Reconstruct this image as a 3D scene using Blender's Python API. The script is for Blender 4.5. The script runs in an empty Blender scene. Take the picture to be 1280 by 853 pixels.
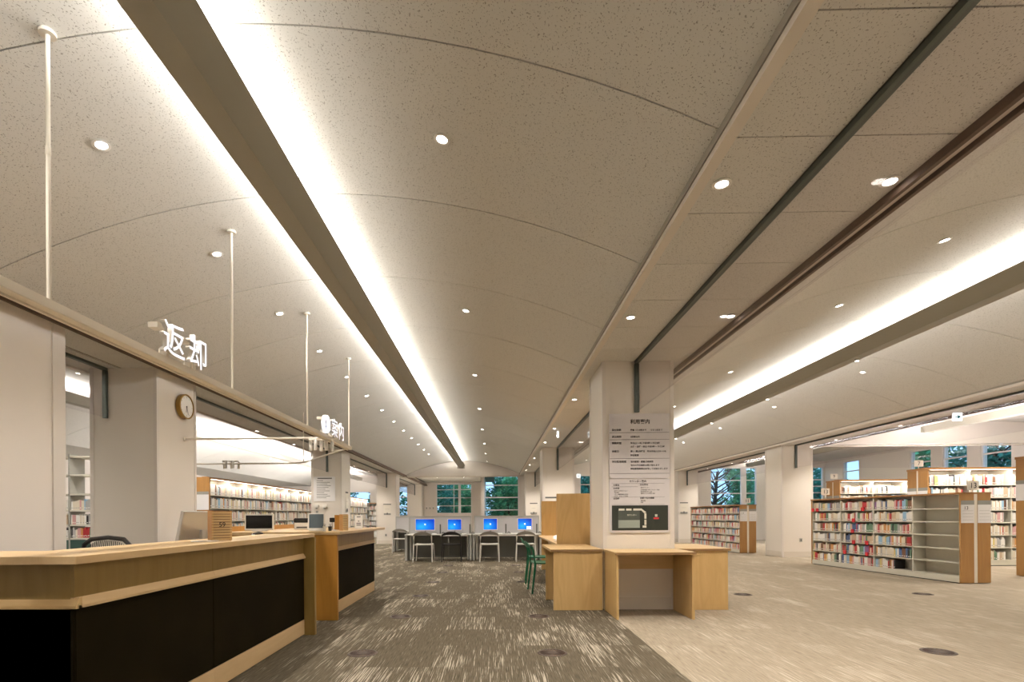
import bpy, bmesh, math, random
from mathutils import Vector, Matrix
random.seed(11)
R = math.radians
C = bpy.context.scene.collection
SC = bpy.context.scene

# ------------------------------------------------------------------ camera, world, exposure
cam_d = bpy.data.cameras.new('camera'); cam = bpy.data.objects.new('camera', cam_d); C.objects.link(cam)
cam.location = (0, 0, 1.15)
cam.rotation_euler = (Matrix.Rotation(.015, 4, 'Z') @ Matrix.Rotation(R(90), 4, 'X') @ Matrix.Rotation(-.0061, 4, 'Z')).to_euler()
cam_d.sensor_width = 36; cam_d.lens = 655 / 1280 * 36
cam_d.shift_x = (640 - 608.2) / 1280; cam_d.shift_y = (646 - 426.5) / 1280
cam_d.clip_start = .05; cam_d.clip_end = 400
SC.camera = cam
w = bpy.data.worlds.new('world'); SC.world = w; w.use_nodes = True
bgn = w.node_tree.nodes['Background']; bgn.inputs[0].default_value = (.42, .66, 1, 1); bgn.inputs[1].default_value = 2.0
SC.view_settings.view_transform = 'Standard'; SC.view_settings.look = 'None'
SC.view_settings.exposure = 0.0; SC.view_settings.gamma = 1
try: SC.view_settings.use_curve_mapping = False
except Exception: pass
COVE_W = 17.0      # watts per metre of cove
SPOT_W = 27.0
COVE_COL = (1, .975, .945); SPOT_COL = (1, .90, .80)

# ------------------------------------------------------------------ materials
M = {}
def mat(name, col, rough=.6, metal=0, bump=0, bscale=60, var=0, vscale=6, emis=None, estr=0, spec=.5):
    m = bpy.data.materials.new(name); m.use_nodes = True; nt = m.node_tree; N = nt.nodes; b = N['Principled BSDF']
    b.inputs['Base Color'].default_value = (*col, 1); b.inputs['Roughness'].default_value = rough; b.inputs['Metallic'].default_value = metal
    b.inputs['Specular IOR Level'].default_value = spec
    if emis: b.inputs['Emission Color'].default_value = (*emis, 1); b.inputs['Emission Strength'].default_value = estr
    if var or bump:
        tc = N.new('ShaderNodeTexCoord'); nz = N.new('ShaderNodeTexNoise'); nz.inputs['Scale'].default_value = vscale; nz.inputs['Detail'].default_value = 4
        nt.links.new(tc.outputs['Object'], nz.inputs['Vector'])
        if var:
            mx = N.new('ShaderNodeMix'); mx.data_type = 'RGBA'
            mx.inputs[6].default_value = (*[c*(1-var) for c in col], 1); mx.inputs[7].default_value = (*[min(1, c*(1+var)) for c in col], 1)
            nt.links.new(nz.outputs['Fac'], mx.inputs[0]); nt.links.new(mx.outputs[2], b.inputs['Base Color'])
        if bump:
            n2 = N.new('ShaderNodeTexNoise'); n2.inputs['Scale'].default_value = bscale; nt.links.new(tc.outputs['Object'], n2.inputs['Vector'])
            bp = N.new('ShaderNodeBump'); bp.inputs['Strength'].default_value = bump; bp.inputs['Distance'].default_value = .01
            nt.links.new(n2.outputs['Fac'], bp.inputs['Height']); nt.links.new(bp.outputs['Normal'], b.inputs['Normal'])
    M[name] = m; return m
def wood(name, c1, c2, axis='z', rough=.38, scale=1.0):
    m = bpy.data.materials.new(name); m.use_nodes = True; nt = m.node_tree; N = nt.nodes; L = nt.links; b = N['Principled BSDF']; b.inputs['Roughness'].default_value = rough
    tc = N.new('ShaderNodeTexCoord'); mp = N.new('ShaderNodeMapping'); L.new(tc.outputs['Object'], mp.inputs['Vector'])
    s = {'z': (5, 5, .7), 'x': (.7, 5, 5), 'y': (5, .7, 5)}[axis]; mp.inputs['Scale'].default_value = [v*scale for v in s]
    n1 = N.new('ShaderNodeTexNoise'); n1.inputs['Scale'].default_value = 1.0; n1.inputs['Detail'].default_value = 2; n1.inputs['Distortion'].default_value = .6; L.new(mp.outputs[0], n1.inputs['Vector'])
    mu = N.new('ShaderNodeMath'); mu.operation = 'MULTIPLY'; mu.inputs[1].default_value = 9; L.new(n1.outputs['Fac'], mu.inputs[0])
    fr = N.new('ShaderNodeMath'); fr.operation = 'PINGPONG'; fr.inputs[1].default_value = 1; L.new(mu.outputs[0], fr.inputs[0])
    n2 = N.new('ShaderNodeTexNoise'); n2.inputs['Scale'].default_value = 14; n2.inputs['Detail'].default_value = 5; L.new(mp.outputs[0], n2.inputs['Vector'])
    mx0 = N.new('ShaderNodeMath'); mx0.operation = 'MULTIPLY_ADD'; mx0.inputs[1].default_value = .45; L.new(fr.outputs[0], mx0.inputs[0])
    m2 = N.new('ShaderNodeMath'); m2.operation = 'MULTIPLY'; m2.inputs[1].default_value = .55; L.new(n2.outputs['Fac'], m2.inputs[0]); L.new(m2.outputs[0], mx0.inputs[2])
    mx = N.new('ShaderNodeMix'); mx.data_type = 'RGBA'; mx.inputs[6].default_value = (*c1, 1); mx.inputs[7].default_value = (*c2, 1)
    L.new(mx0.outputs[0], mx.inputs[0]); L.new(mx.outputs[2], b.inputs['Base Color']); M[name] = m; return m
def speckle(name, col, dark):
    m = bpy.data.materials.new(name); m.use_nodes = True; nt = m.node_tree; N = nt.nodes; L = nt.links; b = N['Principled BSDF']; b.inputs['Roughness'].default_value = .9
    b.inputs['Specular IOR Level'].default_value = .15
    tc = N.new('ShaderNodeNewGeometry'); mp = N.new('ShaderNodeMapping'); L.new(tc.outputs['Position'], mp.inputs['Vector']); mp.inputs['Scale'].default_value = (1, .75, 1)
    n = N.new('ShaderNodeTexNoise'); n.inputs['Scale'].default_value = 130; n.inputs['Detail'].default_value = 1.5; L.new(mp.outputs[0], n.inputs['Vector'])
    r = N.new('ShaderNodeValToRGB'); r.color_ramp.elements[0].position = .625; r.color_ramp.elements[1].position = .665
    r.color_ramp.elements[0].color = (*col, 1); r.color_ramp.elements[1].color = (*dark, 1); L.new(n.outputs['Fac'], r.inputs[0]); L.new(r.outputs[0], b.inputs['Base Color'])
    M[name] = m
def glass(name, tint=(1, 1, 1), ior=1.45, rough=0.0):
    m = bpy.data.materials.new(name); m.use_nodes = True; nt = m.node_tree; N = nt.nodes; L = nt.links; N.remove(N['Principled BSDF'])
    t = N.new('ShaderNodeBsdfTransparent'); t.inputs[0].default_value = (*tint, 1); g = N.new('ShaderNodeBsdfGlossy'); g.inputs['Roughness'].default_value = rough
    lw = N.new('ShaderNodeLayerWeight'); lw.inputs[0].default_value = .5; pw = N.new('ShaderNodeMath'); pw.operation = 'POWER'; pw.inputs[1].default_value = 5; L.new(lw.outputs['Facing'], pw.inputs[0])
    f = N.new('ShaderNodeMath'); f.operation = 'MULTIPLY_ADD'; r0 = ((ior-1)/(ior+1))**2; f.inputs[1].default_value = 1-r0; f.inputs[2].default_value = r0; L.new(pw.outputs[0], f.inputs[0]); mx = N.new('ShaderNodeMixShader')
    L.new(f.outputs[0], mx.inputs[0]); L.new(t.outputs[0], mx.inputs[1]); L.new(g.outputs[0], mx.inputs[2]); L.new(mx.outputs[0], N['Material Output'].inputs[0]); M[name] = m
def carpet():
    m = bpy.data.materials.new('carpet'); m.use_nodes = True; nt = m.node_tree; N = nt.nodes; L = nt.links; b = N['Principled BSDF']; b.inputs['Roughness'].default_value = .95
    b.inputs['Specular IOR Level'].default_value = .1
    g = N.new('ShaderNodeNewGeometry'); sp = N.new('ShaderNodeSeparateXYZ'); L.new(g.outputs['Position'], sp.inputs[0])
    def math_(op, a, bv=None, c=None):
        n = N.new('ShaderNodeMath'); n.operation = op
        for i, v in enumerate((a, bv, c)):
            if v is None: continue
            if isinstance(v, (int, float)): n.inputs[i].default_value = v
            else: L.new(v, n.inputs[i])
        return n.outputs[0]
    # fine streaks along Y, cut by tile, on a mottled ground
    mp = N.new('ShaderNodeMapping'); mp.inputs['Scale'].default_value = (118, 2.3, 1); L.new(g.outputs['Position'], mp.inputs['Vector'])
    n1 = N.new('ShaderNodeTexNoise'); n1.inputs['Scale'].default_value = 1; n1.inputs['Detail'].default_value = 3; n1.inputs['Roughness'].default_value = .6; L.new(mp.outputs[0], n1.inputs['Vector'])
    mp2 = N.new('ShaderNodeMapping'); mp2.inputs['Scale'].default_value = (4.2, .9, 1); L.new(g.outputs['Position'], mp2.inputs['Vector'])
    n2 = N.new('ShaderNodeTexNoise'); n2.inputs['Scale'].default_value = 1; n2.inputs['Detail'].default_value = 4; L.new(mp2.outputs[0], n2.inputs['Vector'])
    mp4 = N.new('ShaderNodeMapping'); mp4.inputs['Scale'].default_value = (150, 6, 1); L.new(g.outputs['Position'], mp4.inputs['Vector'])
    n4 = N.new('ShaderNodeTexNoise'); n4.inputs['Scale'].default_value = 1; n4.inputs['Detail'].default_value = 3; L.new(mp4.outputs[0], n4.inputs['Vector'])
    tx = math_('FLOOR', math_('MULTIPLY', sp.outputs[0], 4)); ty = math_('FLOOR', math_('MULTIPLY', sp.outputs[1], 1.5))
    cmb = N.new('ShaderNodeCombineXYZ'); L.new(tx, cmb.inputs[0]); L.new(ty, cmb.inputs[1])
    wn = N.new('ShaderNodeTexWhiteNoise'); L.new(cmb.outputs[0], wn.inputs['Vector'])
    thr = math_('MULTIPLY_ADD', n2.outputs['Fac'], -.42, .85)        # where streaks thicken
    thr = math_('MULTIPLY_ADD', wn.outputs['Value'], -.13, thr)
    st = math_('SUBTRACT', n1.outputs['Fac'], thr)
    st = N.new('ShaderNodeMapRange'); L.new(math_('SUBTRACT', n1.outputs['Fac'], thr), st.inputs[0]); st.inputs[1].default_value = 0; st.inputs[2].default_value = .09; st.clamp = True
    def mixc(f, a, bb):
        x = N.new('ShaderNodeMix'); x.data_type = 'RGBA'
        for k, v in ((0, f), (6, a), (7, bb)):
            if isinstance(v, tuple): x.inputs[k].default_value = (*v, 1)
            elif isinstance(v, (int, float)): x.inputs[k].default_value = v
            else: L.new(v, x.inputs[k])
        return x.outputs[2]
    dk = mixc(n4.outputs['Fac'], (.0, .0, .0), (.205, .172, .118)); lt = mixc(n4.outputs['Fac'], (.11, .085, .055), (.49, .42, .325))
    dk = mixc(st.outputs[0], dk, (.40, .355, .285)); lt2 = mixc(math_('MULTIPLY', st.outputs[0], .75), lt, (.52, .455, .37))
    side = math_('GREATER_THAN', sp.outputs[0], 1.355)
    L.new(mixc(side, dk, lt2), b.inputs['Base Color'])
    bp = N.new('ShaderNodeBump'); bp.inputs['Strength'].default_value = .35; bp.inputs['Distance'].default_value = .006; L.new(n1.outputs['Fac'], bp.inputs['Height']); L.new(bp.outputs[0], b.inputs['Normal'])
    M['carpet'] = m
def screen_mat():
    m = bpy.data.materials.new('desktop_screen'); m.use_nodes = True; nt = m.node_tree; N = nt.nodes; L = nt.links; b = N['Principled BSDF']
    b.inputs['Base Color'].default_value = (.01, .02, .05, 1); b.inputs['Roughness'].default_value = .2
    tc = N.new('ShaderNodeTexCoord'); mp = N.new('ShaderNodeMapping'); L.new(tc.outputs['Generated'], mp.inputs[0]); mp.inputs['Location'].default_value = (-.3, 0, -.3)
    ln = N.new('ShaderNodeVectorMath'); ln.operation = 'LENGTH'; L.new(mp.outputs[0], ln.inputs[0])
    r = N.new('ShaderNodeValToRGB'); L.new(ln.outputs['Value'], r.inputs[0]); e = r.color_ramp.elements
    e[0].position = .05; e[0].color = (.02, .50, 1, 1); e[1].position = .8; e[1].color = (.0, .05, .62, 1); x = e.new(.38); x.color = (0, .22, .95, 1)
    L.new(r.outputs[0], b.inputs['Emission Color']); b.inputs['Emission Strength'].default_value = 1.0; M['desktop_screen'] = m
def foliage(name, c1, c2):
    m = bpy.data.materials.new(name); m.use_nodes = True; nt = m.node_tree; N = nt.nodes; L = nt.links; b = N['Principled BSDF']; b.inputs['Roughness'].default_value = .7
    g = N.new('ShaderNodeNewGeometry'); n = N.new('ShaderNodeTexNoise'); n.inputs['Scale'].default_value = 2.2; n.inputs['Detail'].default_value = 3; L.new(g.outputs['Position'], n.inputs['Vector'])
    mx = N.new('ShaderNodeMix'); mx.data_type = 'RGBA'; mx.inputs[6].default_value = (*c1, 1); mx.inputs[7].default_value = (*c2, 1)
    r = N.new('ShaderNodeMapRange'); r.inputs[1].default_value = .35; r.inputs[2].default_value = .65; L.new(n.outputs['Fac'], r.inputs[0]); L.new(r.outputs[0], mx.inputs[0])
    L.new(mx.outputs[2], b.inputs['Base Color']); M[name] = m

speckle('board', (.66, .645, .605), (.33, .315, .28))
mat('joint', (.30, .27, .22), .9)
mat('wall', (.79, .735, .68), .85, bump=.05, bscale=90)
mat('pillar', (.77, .72, .655), .7)
mat('pillar_trim', (.73, .68, .63), .5)
mat('trim', (.68, .62, .54), .55)
mat('darkslot', (.13, .085, .06), .7)
mat('beam', (.34, .325, .265), .6)
mat('track', (.12, .14, .125), .4, .6)
mat('white', (.82, .79, .74), .45)
mat('white_metal', (.80, .78, .74), .35)
mat('ivory', (.80, .75, .66), .5)
mat('frame_white', (.80, .78, .76), .4)
mat('chrome', (.62, .62, .62), .2, 1)
mat('black', (.012, .012, .012), .4)
mat('black_mesh', (.02, .024, .02), .6)
mat('leather', (.012, .0085, .0025), .7, bump=.12, bscale=200, var=.5, vscale=3, spec=.06)
mat('grey', (.30, .30, .28), .5); mat('grey_dark', (.10, .10, .088), .5); mat('grey_mid', (.40, .40, .37), .5)
mat('partition', (.50, .49, .50), .8); mat('desk_white', (.66, .65, .61), .35); mat('modesty', (.13, .13, .115), .6)
mat('chair_grey', (.66, .64, .60), .35); mat('chair_back_grey', (.27, .25, .22), .4); mat('chair_black', (.015, .014, .014), .35); mat('chair_green', (.004, .13, .060), .3)
mat('steel_shelf', (.66, .64, .56), .45); mat('shelf_dark', (.16, .14, .08), .6)
mat('paper', (.84, .83, .84), .8); mat('board_white', (.66, .63, .64), .4); mat('ink', (.03, .03, .03), .7); mat('line', (.12, .12, .12), .7)
mat('map_green', (.030, .036, .028), .5); mat('map_grey', (.085, .10, .085), .5); mat('map_pale', (.30, .35, .31), .5); mat('map_cream', (.62, .62, .54), .5); mat('red', (.65, .03, .04), .5)
mat('gold', (.33, .20, .045), .35, .55); mat('dial', (.80, .78, .74), .25); mat('slate', (.07, .10, .12), .25)
mat('silver', (.55, .55, .54), .3, .5); mat('screen_off', (.004, .005, .006), .12); mat('teal_metal', (.045, .10, .085), .5)
mat('pages', (.80, .76, .68), .9); mat('bark', (.06, .045, .035), .9, var=.4, vscale=8); mat('lawn', (.03, .09, .03), .95, var=.4, vscale=2)
mat('copper', (.065, .045, .035), .55, .1)
mat('letter_side', (.75, .72, .68), .4)
mat('led_white', (1, 1, 1), .5, emis=(.86, .88, 1), estr=1.3)
mat('lamp_glow', (1, 1, 1), .5, emis=(1, .93, .84), estr=22)
mat('strip_glow', (1, 1, 1), .5, emis=(1, .94, .86), estr=7)
mat('shelf_glow', (1, 1, 1), .5, emis=(1, .90, .78), estr=6)
mat('sign_blue', (.16, .20, .45), .5)
mat('exit_glow', (1, 1, 1), .5, emis=(.85, .97, 1), estr=1.1); mat('exit_ink', (.0, .25, .32), .5)
mat('screen_logo', (1, 1, 1), .5, emis=(.75, .92, 1), estr=1.3)
wood('birch', (.68, .475, .215), (.56, .36, .14)); wood('birch_top', (.68, .50, .28), (.60, .415, .215), 'y'); wood('birch_x', (.66, .47, .235), (.57, .385, .17), 'x')
wood('ply_edge', (.33, .20, .09), (.25, .14, .06), 'x'); wood('oak', (.45, .245, .085), (.37, .185, .058)); wood('oak_top', (.42, .22, .085), (.35, .17, .06), 'y')
wood('slatwood', (.58, .33, .12), (.48, .25, .08), 'x')
wood('counter_front', (.35, .235, .075), (.27, .17, .045)); wood('counter_orange', (.55, .28, .055), (.46, .215, .038))
glass('film', (.97, .96, .97), 1.12, .05); glass('window_glass', (.90, .96, .95), 1.4)
carpet(); screen_mat()
foliage('leaf_dark', (.015, .14, .08), (.06, .32, .18)); foliage('leaf_mid', (.05, .27, .12), (.16, .50, .22)); foliage('leaf_teal', (.03, .24, .19), (.10, .46, .36))

# ------------------------------------------------------------------ mesh helpers
def link(name, me, parent=None, m=None, loc=(0, 0, 0), rot=None):
    o = bpy.data.objects.new(name, me); C.objects.link(o); o.location = loc
    if rot: o.rotation_euler = rot
    if parent: o.parent = parent
    if m:
        ms = m if isinstance(m, (list, tuple)) else [m]
        if len(me.materials) == 0:
            for x in ms: me.materials.append(M[x])
    return o
class MB:
    def __init__(s): s.v = []; s.f = []; s.mi = []; s.k = 0
    def face(s, idx): s.f.append(idx); s.mi.append(s.k)
    def add(s, vs, fs):
        n = len(s.v); s.v += [tuple(v) for v in vs]
        for f in fs: s.face([n+i for i in f])
        return s
    def box(s, x0, x1, y0, y1, z0, z1):
        return s.add([(x0, y0, z0), (x1, y0, z0), (x1, y1, z0), (x0, y1, z0), (x0, y0, z1), (x1, y0, z1), (x1, y1, z1), (x0, y1, z1)],
                     [(3, 2, 1, 0), (4, 5, 6, 7), (0, 1, 5, 4), (1, 2, 6, 5), (2, 3, 7, 6), (3, 0, 4, 7)])
    def cbox(s, c, d, T=None):
        vs = [Vector((c[0]+sx*d[0]/2, c[1]+sy*d[1]/2, c[2]+sz*d[2]/2)) for sz in (-1, 1) for sx, sy in ((-1, -1), (1, -1), (1, 1), (-1, 1))]
        if T: vs = [T @ v for v in vs]
        return s.add(vs, [(3, 2, 1, 0), (4, 5, 6, 7), (0, 1, 5, 4), (1, 2, 6, 5), (2, 3, 7, 6), (3, 0, 4, 7)])
    def prism(s, poly, a, b, axis='z'):
        n = len(poly)
        def P(p, t): return {'z': (p[0], p[1], t), 'y': (p[0], t, p[1]), 'x': (t, p[0], p[1])}[axis]
        return s.add([P(p, a) for p in poly]+[P(p, b) for p in poly], [list(range(n))[::-1], list(range(n, 2*n))]+[(i, (i+1) % n, n+(i+1) % n, n+i) for i in range(n)])
    def tube(s, pts, r, n=8, rs=None, flat=1.0):
        pts = [Vector(p) for p in pts]; rings = []
        for i, p in enumerate(pts):
            d = (pts[min(i+1, len(pts)-1)]-pts[max(i-1, 0)]).normalized(); u = d.cross(Vector((0, 0, 1)))
            if u.length < .05: u = d.cross(Vector((0, 1, 0)))
            u.normalize(); q = d.cross(u); rr = rs[i] if rs else r
            rings.append([p+(u*math.cos(2*math.pi*k/n)+q*flat*math.sin(2*math.pi*k/n))*rr for k in range(n)])
        vs = [v for g in rings for v in g]; m = len(pts)
        fs = [(i*n+k, i*n+(k+1) % n, (i+1)*n+(k+1) % n, (i+1)*n+k) for i in range(m-1) for k in range(n)]
        fs += [list(range(n))[::-1], [(m-1)*n+k for k in range(n)]]
        return s.add(vs, fs)
    def lathe(s, prof, n=20, c=(0, 0, 0), axis='z'):
        vs = []
        for r, h in prof:
            for k in range(n):
                a = 2*math.pi*k/n; x, y = r*math.cos(a), r*math.sin(a)
                vs.append({'z': (c[0]+x, c[1]+y, c[2]+h), 'x': (c[0]+h, c[1]+x, c[2]+y), 'y': (c[0]+x, c[1]+h, c[2]+y)}[axis])
        m = len(prof); fs = [(i*n+k, i*n+(k+1) % n, (i+1)*n+(k+1) % n, (i+1)*n+k) for i in range(m-1) for k in range(n)]
        fs += [list(range(n))[::-1], [(m-1)*n+k for k in range(n)]]
        return s.add(vs, fs)
    def mesh(s, name, m=None, smooth=False, bevel=0):
        me = bpy.data.meshes.new(name); me.from_pydata(s.v, [], s.f); me.polygons.foreach_set('material_index', s.mi)
        if m:
            for x in (m if isinstance(m, (list, tuple)) else [m]): me.materials.append(M[x])
        bm = bmesh.new(); bm.from_mesh(me); bmesh.ops.recalc_face_normals(bm, faces=bm.faces)
        if bevel: bmesh.ops.bevel(bm, geom=[e for e in bm.edges if e.is_manifold and e.calc_face_angle(0) > .5], offset=bevel, segments=2, affect='EDGES', clamp_overlap=True)
        bm.to_mesh(me); bm.free()
        if smooth:
            me.polygons.foreach_set('use_smooth', [True]*len(me.polygons))
            try: me.set_sharp_from_angle(angle=R(40))
            except Exception: pass
        me.update(); return me
    def obj(s, name, m, parent=None, loc=(0, 0, 0), rot=None, smooth=False, bevel=0):
        return link(name, s.mesh(name, m, smooth, bevel), parent, None, loc, rot)
def tag(o, label, cat, group=None, kind=None):
    o['label'] = label; o['category'] = cat
    if group: o['group'] = group
    if kind: o['kind'] = kind
    return o
def thing(name, label, cat, loc=(0, 0, 0), rz=0, group=None):
    o = bpy.data.objects.new(name, None); C.objects.link(o); o.location = loc; o.rotation_euler = (0, 0, rz); o.empty_display_size = .1
    return tag(o, label, cat, group)
def struct(o, label=None):
    o['kind'] = 'structure'
    if label: o['label'] = label
    return o
def copy_tree(o, parent=None):
    c = o.copy(); C.objects.link(c); c.parent = parent
    for ch in list(o.children): copy_tree(ch, c)
    return c
def box(name, m, x0, x1, y0, y1, z0, z1, parent=None, bevel=0): return MB().box(x0, x1, y0, y1, z0, z1).obj(name, m, parent, bevel=bevel)
ORD = ['first', 'second', 'third', 'fourth', 'fifth', 'sixth', 'seventh', 'eighth', 'ninth', 'tenth', 'eleventh', 'twelfth', 'thirteenth', 'fourteenth', 'fifteenth']
def text(name, body, size, m, parent, loc, rot, ext=.001, align='LEFT', off=0, sx=1.0):
    c = bpy.data.curves.new('txt', 'FONT'); c.body = body; c.size = size; c.extrude = ext; c.align_x = align; c.offset = off; c.resolution_u = 3
    o = bpy.data.objects.new('txt', c); C.objects.link(o); bpy.context.view_layer.update()
    me = bpy.data.meshes.new_from_object(o.evaluated_get(bpy.context.evaluated_depsgraph_get())); bpy.data.objects.remove(o)
    me.materials.clear(); ms = m if isinstance(m, (list, tuple)) else [m]
    for x in ms: me.materials.append(M[x])
    if len(ms) > 1:
        for p in me.polygons: p.material_index = 0 if p.normal.z > .9 else 1
    t = bpy.data.objects.new(name, me); C.objects.link(t); t.parent = parent; t.location = loc; t.rotation_euler = rot; t.scale = (sx, 1, 1); return t

# ------------------------------------------------------------------ geometry of the hall
H0 = 3.04                                   # flat soffit height
Y0, Y1 = -4.2, 24.3
PITCH = 1.41
SEAM0 = 2.66 - 4*PITCH                      # -2.98
def vz(x, c, apex=3.68, b=.092, flat=None):
    if flat is not None and x > c: return apex-flat*(x-c)**2
    return apex-b*(x-c)**2
VAULTS = [  # name, x0, x1, centre, b, flat, y0, y1
    ('reading room', -10.7, -5.25, -7.97, .090, None, Y0, 31.3),
    ('service counter', -4.05, 1.16, -1.40, .090, None, Y0, 24.0),
    ('east hall', 2.40, 7.66, 5.06, .090, None, Y0, Y1),
    ('far wing', 8.86, 15.2, 11.6, .085, .007, Y0, Y1)]
ceil = MB()
def vault_strip(mb, x0, x1, c, b, flat, y0, y1, dz, th, n=14):
    xs = [x0+(x1-x0)*i/n for i in range(n+1)]; poly = [(x, vz(x, c, b=b, flat=flat)+dz) for x in xs]+[(x, vz(x, c, b=b, flat=flat)+dz+th) for x in reversed(xs)]
    # build as separate quads so the section stays clean
    k = len(mb.v); m_ = n+1
    vs = []
    for y in (y0, y1):
        vs += [(x, y, vz(x, c, b=b, flat=flat)+dz) for x in xs]+[(x, y, vz(x, c, b=b, flat=flat)+dz+th) for x in xs]
    S = 2*m_; fs = []
    for i in range(n):
        fs.append((i, i+1, S+i+1, S+i)); fs.append((m_+i, S+m_+i, S+m_+i+1, m_+i+1))
        fs.append((i, m_+i, m_+i+1, i+1)); fs.append((S+i, S+i+1, S+m_+i+1, S+m_+i))
    fs.append((0, S, S+m_, m_)); fs.append((n, m_+n, S+m_+n, S+n))
    mb.add(vs, fs)
for nm, x0, x1, c, b, fl, y0, y1 in VAULTS:
    vault_strip(ceil, x0-.02, x1+(.02 if x1 < 15 else .2), c, b, fl, y0-.1, y1+.3, .018, .04, 24)
SOFF = [(-5.25, -4.05, -4.66), (1.16, 2.40, 1.78), (7.66, 8.86, 8.18)]
for x0, x1, c in SOFF: ceil.box(x0-.02, x1+.02, Y0-.1, 31.5 if x0 < 0 else Y1+.3, H0+.014, H0+.10)
ceil.box(-13, -10.7, Y0-.1, 31.5, H0+.014, H0+.1)
ceil.box(-5.3, .0, 24.1, 31.6, 3.22, 3.3)           # flat ceiling of the study recess
ceiling = struct(ceil.obj('ceiling', 'joint'), 'perforated white board ceiling of parallel shallow vaults and flat soffits')

def add_panels():
    for nm, x0, x1, c, b, fl, y0, y1 in VAULTS:
        halves = [(x0+.004, c-.004), (c+.004, x1-.004)]
        for hx0, hx1 in halves:
            mb = MB(); vault_strip(mb, hx0, hx1, c, b, fl, 0, PITCH-.010, 0, .012, 12); me = mb.mesh('ceiling_panel', 'board', True)
            k = 0
            while True:
                y = SEAM0+k*PITCH-PITCH
                if y > y1-.2: break
                if y+PITCH > y1:
                    mb = MB(); vault_strip(mb, hx0, hx1, c, b, fl, 0, y1-y, 0, .012, 12); m2 = mb.mesh('ceiling_panel', 'board', True)
                else: m2 = me
                link('ceiling_panel', m2, ceiling, None, (0, y+.005, 0)); k += 1
    p = .66
    for x0, x1, c in SOFF:
        tc = c-.03
        segs = [(x0+.055, tc-.03), (tc+.03, c+.62)]
        for sx0, sx1 in segs:
            me = MB().box(sx0, sx1, 0, p-.007, H0, H0+.014).mesh('soffit_panel', 'board'); y = 1.984-9*p
            while y < 12.4:
                link('soffit_panel', me, ceiling, None, (0, y, 0)); y += p
            mb = MB()
            while y < (31 if x0 < 0 else 24.2): mb.box(sx0, sx1, y, y+p-.007, H0, H0+.014); y += p
            o = mb.obj('soffit_panel', 'board', ceiling); o['kind'] = 'stuff'
        yend = 31.3 if x0 < 0 else 24.3
        box('edge_trim', 'trim', x0-.012, x0+.05, Y0, yend, H0-.022, H0+.06, ceiling); box('edge_trim', 'trim', x1-.05, x1+.012, Y0, yend, H0-.022, H0+.06, ceiling)
        box('air_slot', 'darkslot', c+.635, c+.66, Y0, yend, H0-.05, H0+.014, ceiling); box('air_slot', 'darkslot', x1-.075, x1-.05, Y0, yend, H0-.05, H0+.014, ceiling)
        box('slot_back', 'darkslot', c+.62, x1-.05, Y0, yend, H0+.001, H0+.014, ceiling)
add_panels()
box('soffit_board', 'board', -13, -10.7, Y0, 31.3, H0, H0+.013, ceiling); box('recess_board', 'board', -4.06, -.62, 24.14, 31.3, 3.205, 3.219, ceiling)

struct(box('floor', 'carpet', -13.2, 15.6, Y0-.2, 31.6, -.12, 0), 'patterned carpet tile floor, dark brown beside the counter and beige beyond')
# walls
def wall(name, *a, m='wall', label=None): return struct(box(name, m, *a), label)
wall('wall_front', -13.2, 15.6, Y0-.3, Y0-.1, 0, 4.0)
wall('wall_west', -13.2, -13.0, Y0-.1, 31.6, 0, 3.8)
def wall_with_holes(name, axis, pos, th, a0, a1, z1, holes, label=None):
    mb = MB(); xs = sorted(set([a0, a1]+[h[0] for h in holes]+[h[1] for h in holes]))
    def B(u0, u1, zz0, zz1):
        if u1-u0 < 1e-4 or zz1-zz0 < 1e-4: return
        if axis == 'y': mb.box(u0, u1, pos, pos+th, zz0, zz1)
        else: mb.box(pos, pos+th, u0, u1, zz0, zz1)
    for i in range(len(xs)-1):
        u0, u1 = xs[i], xs[i+1]; hs = sorted([h for h in holes if h[0] <= u0+1e-6 and h[1] >= u1-1e-6], key=lambda h: h[2])
        z = 0
        for h in hs: B(u0, u1, z, h[2]); z = h[3]
        B(u0, u1, z, z1)
    return struct(mb.obj(name, 'wall'), label)
WN = [0]
def window(axis, pos, a0, a1, z0, z1, vbars=(), hbars=(), inward=-1):
    """frame, mullions and pane of one window; a = along-wall axis"""
    WN[0] += 1
    def B(mb, u0, u1, d0, d1, zz0, zz1):
        if axis == 'y': mb.box(u0, u1, pos+d0, pos+d1, zz0, zz1)
        else: mb.box(pos+d0, pos+d1, u0, u1, zz0, zz1)
    f = MB(); t = .05
    for q in ((a0, a0+t, z0, z1), (a1-t, a1, z0, z1), (a0+t, a1-t, z0, z0+t), (a0+t, a1-t, z1-t, z1)): B(f, q[0], q[1], .02, .14, q[2], q[3])
    o = struct(f.obj('window_%d' % WN[0], 'frame_white'))
    for vb, wd in vbars:
        b = MB(); B(b, vb-wd/2, vb+wd/2, .03, .13, z0+t, z1-t); b.obj('mullion', 'frame_white', o)
    for hb in hbars:
        b = MB(); B(b, a0+t, a1-t, .04, .12, hb-.022, hb+.022); b.obj('transom', 'frame_white', o)
    g = MB(); B(g, a0+t, a1-t, .075, .083, z0+t, z1-t); g.obj('pane', 'window_glass', o)
    return o
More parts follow.
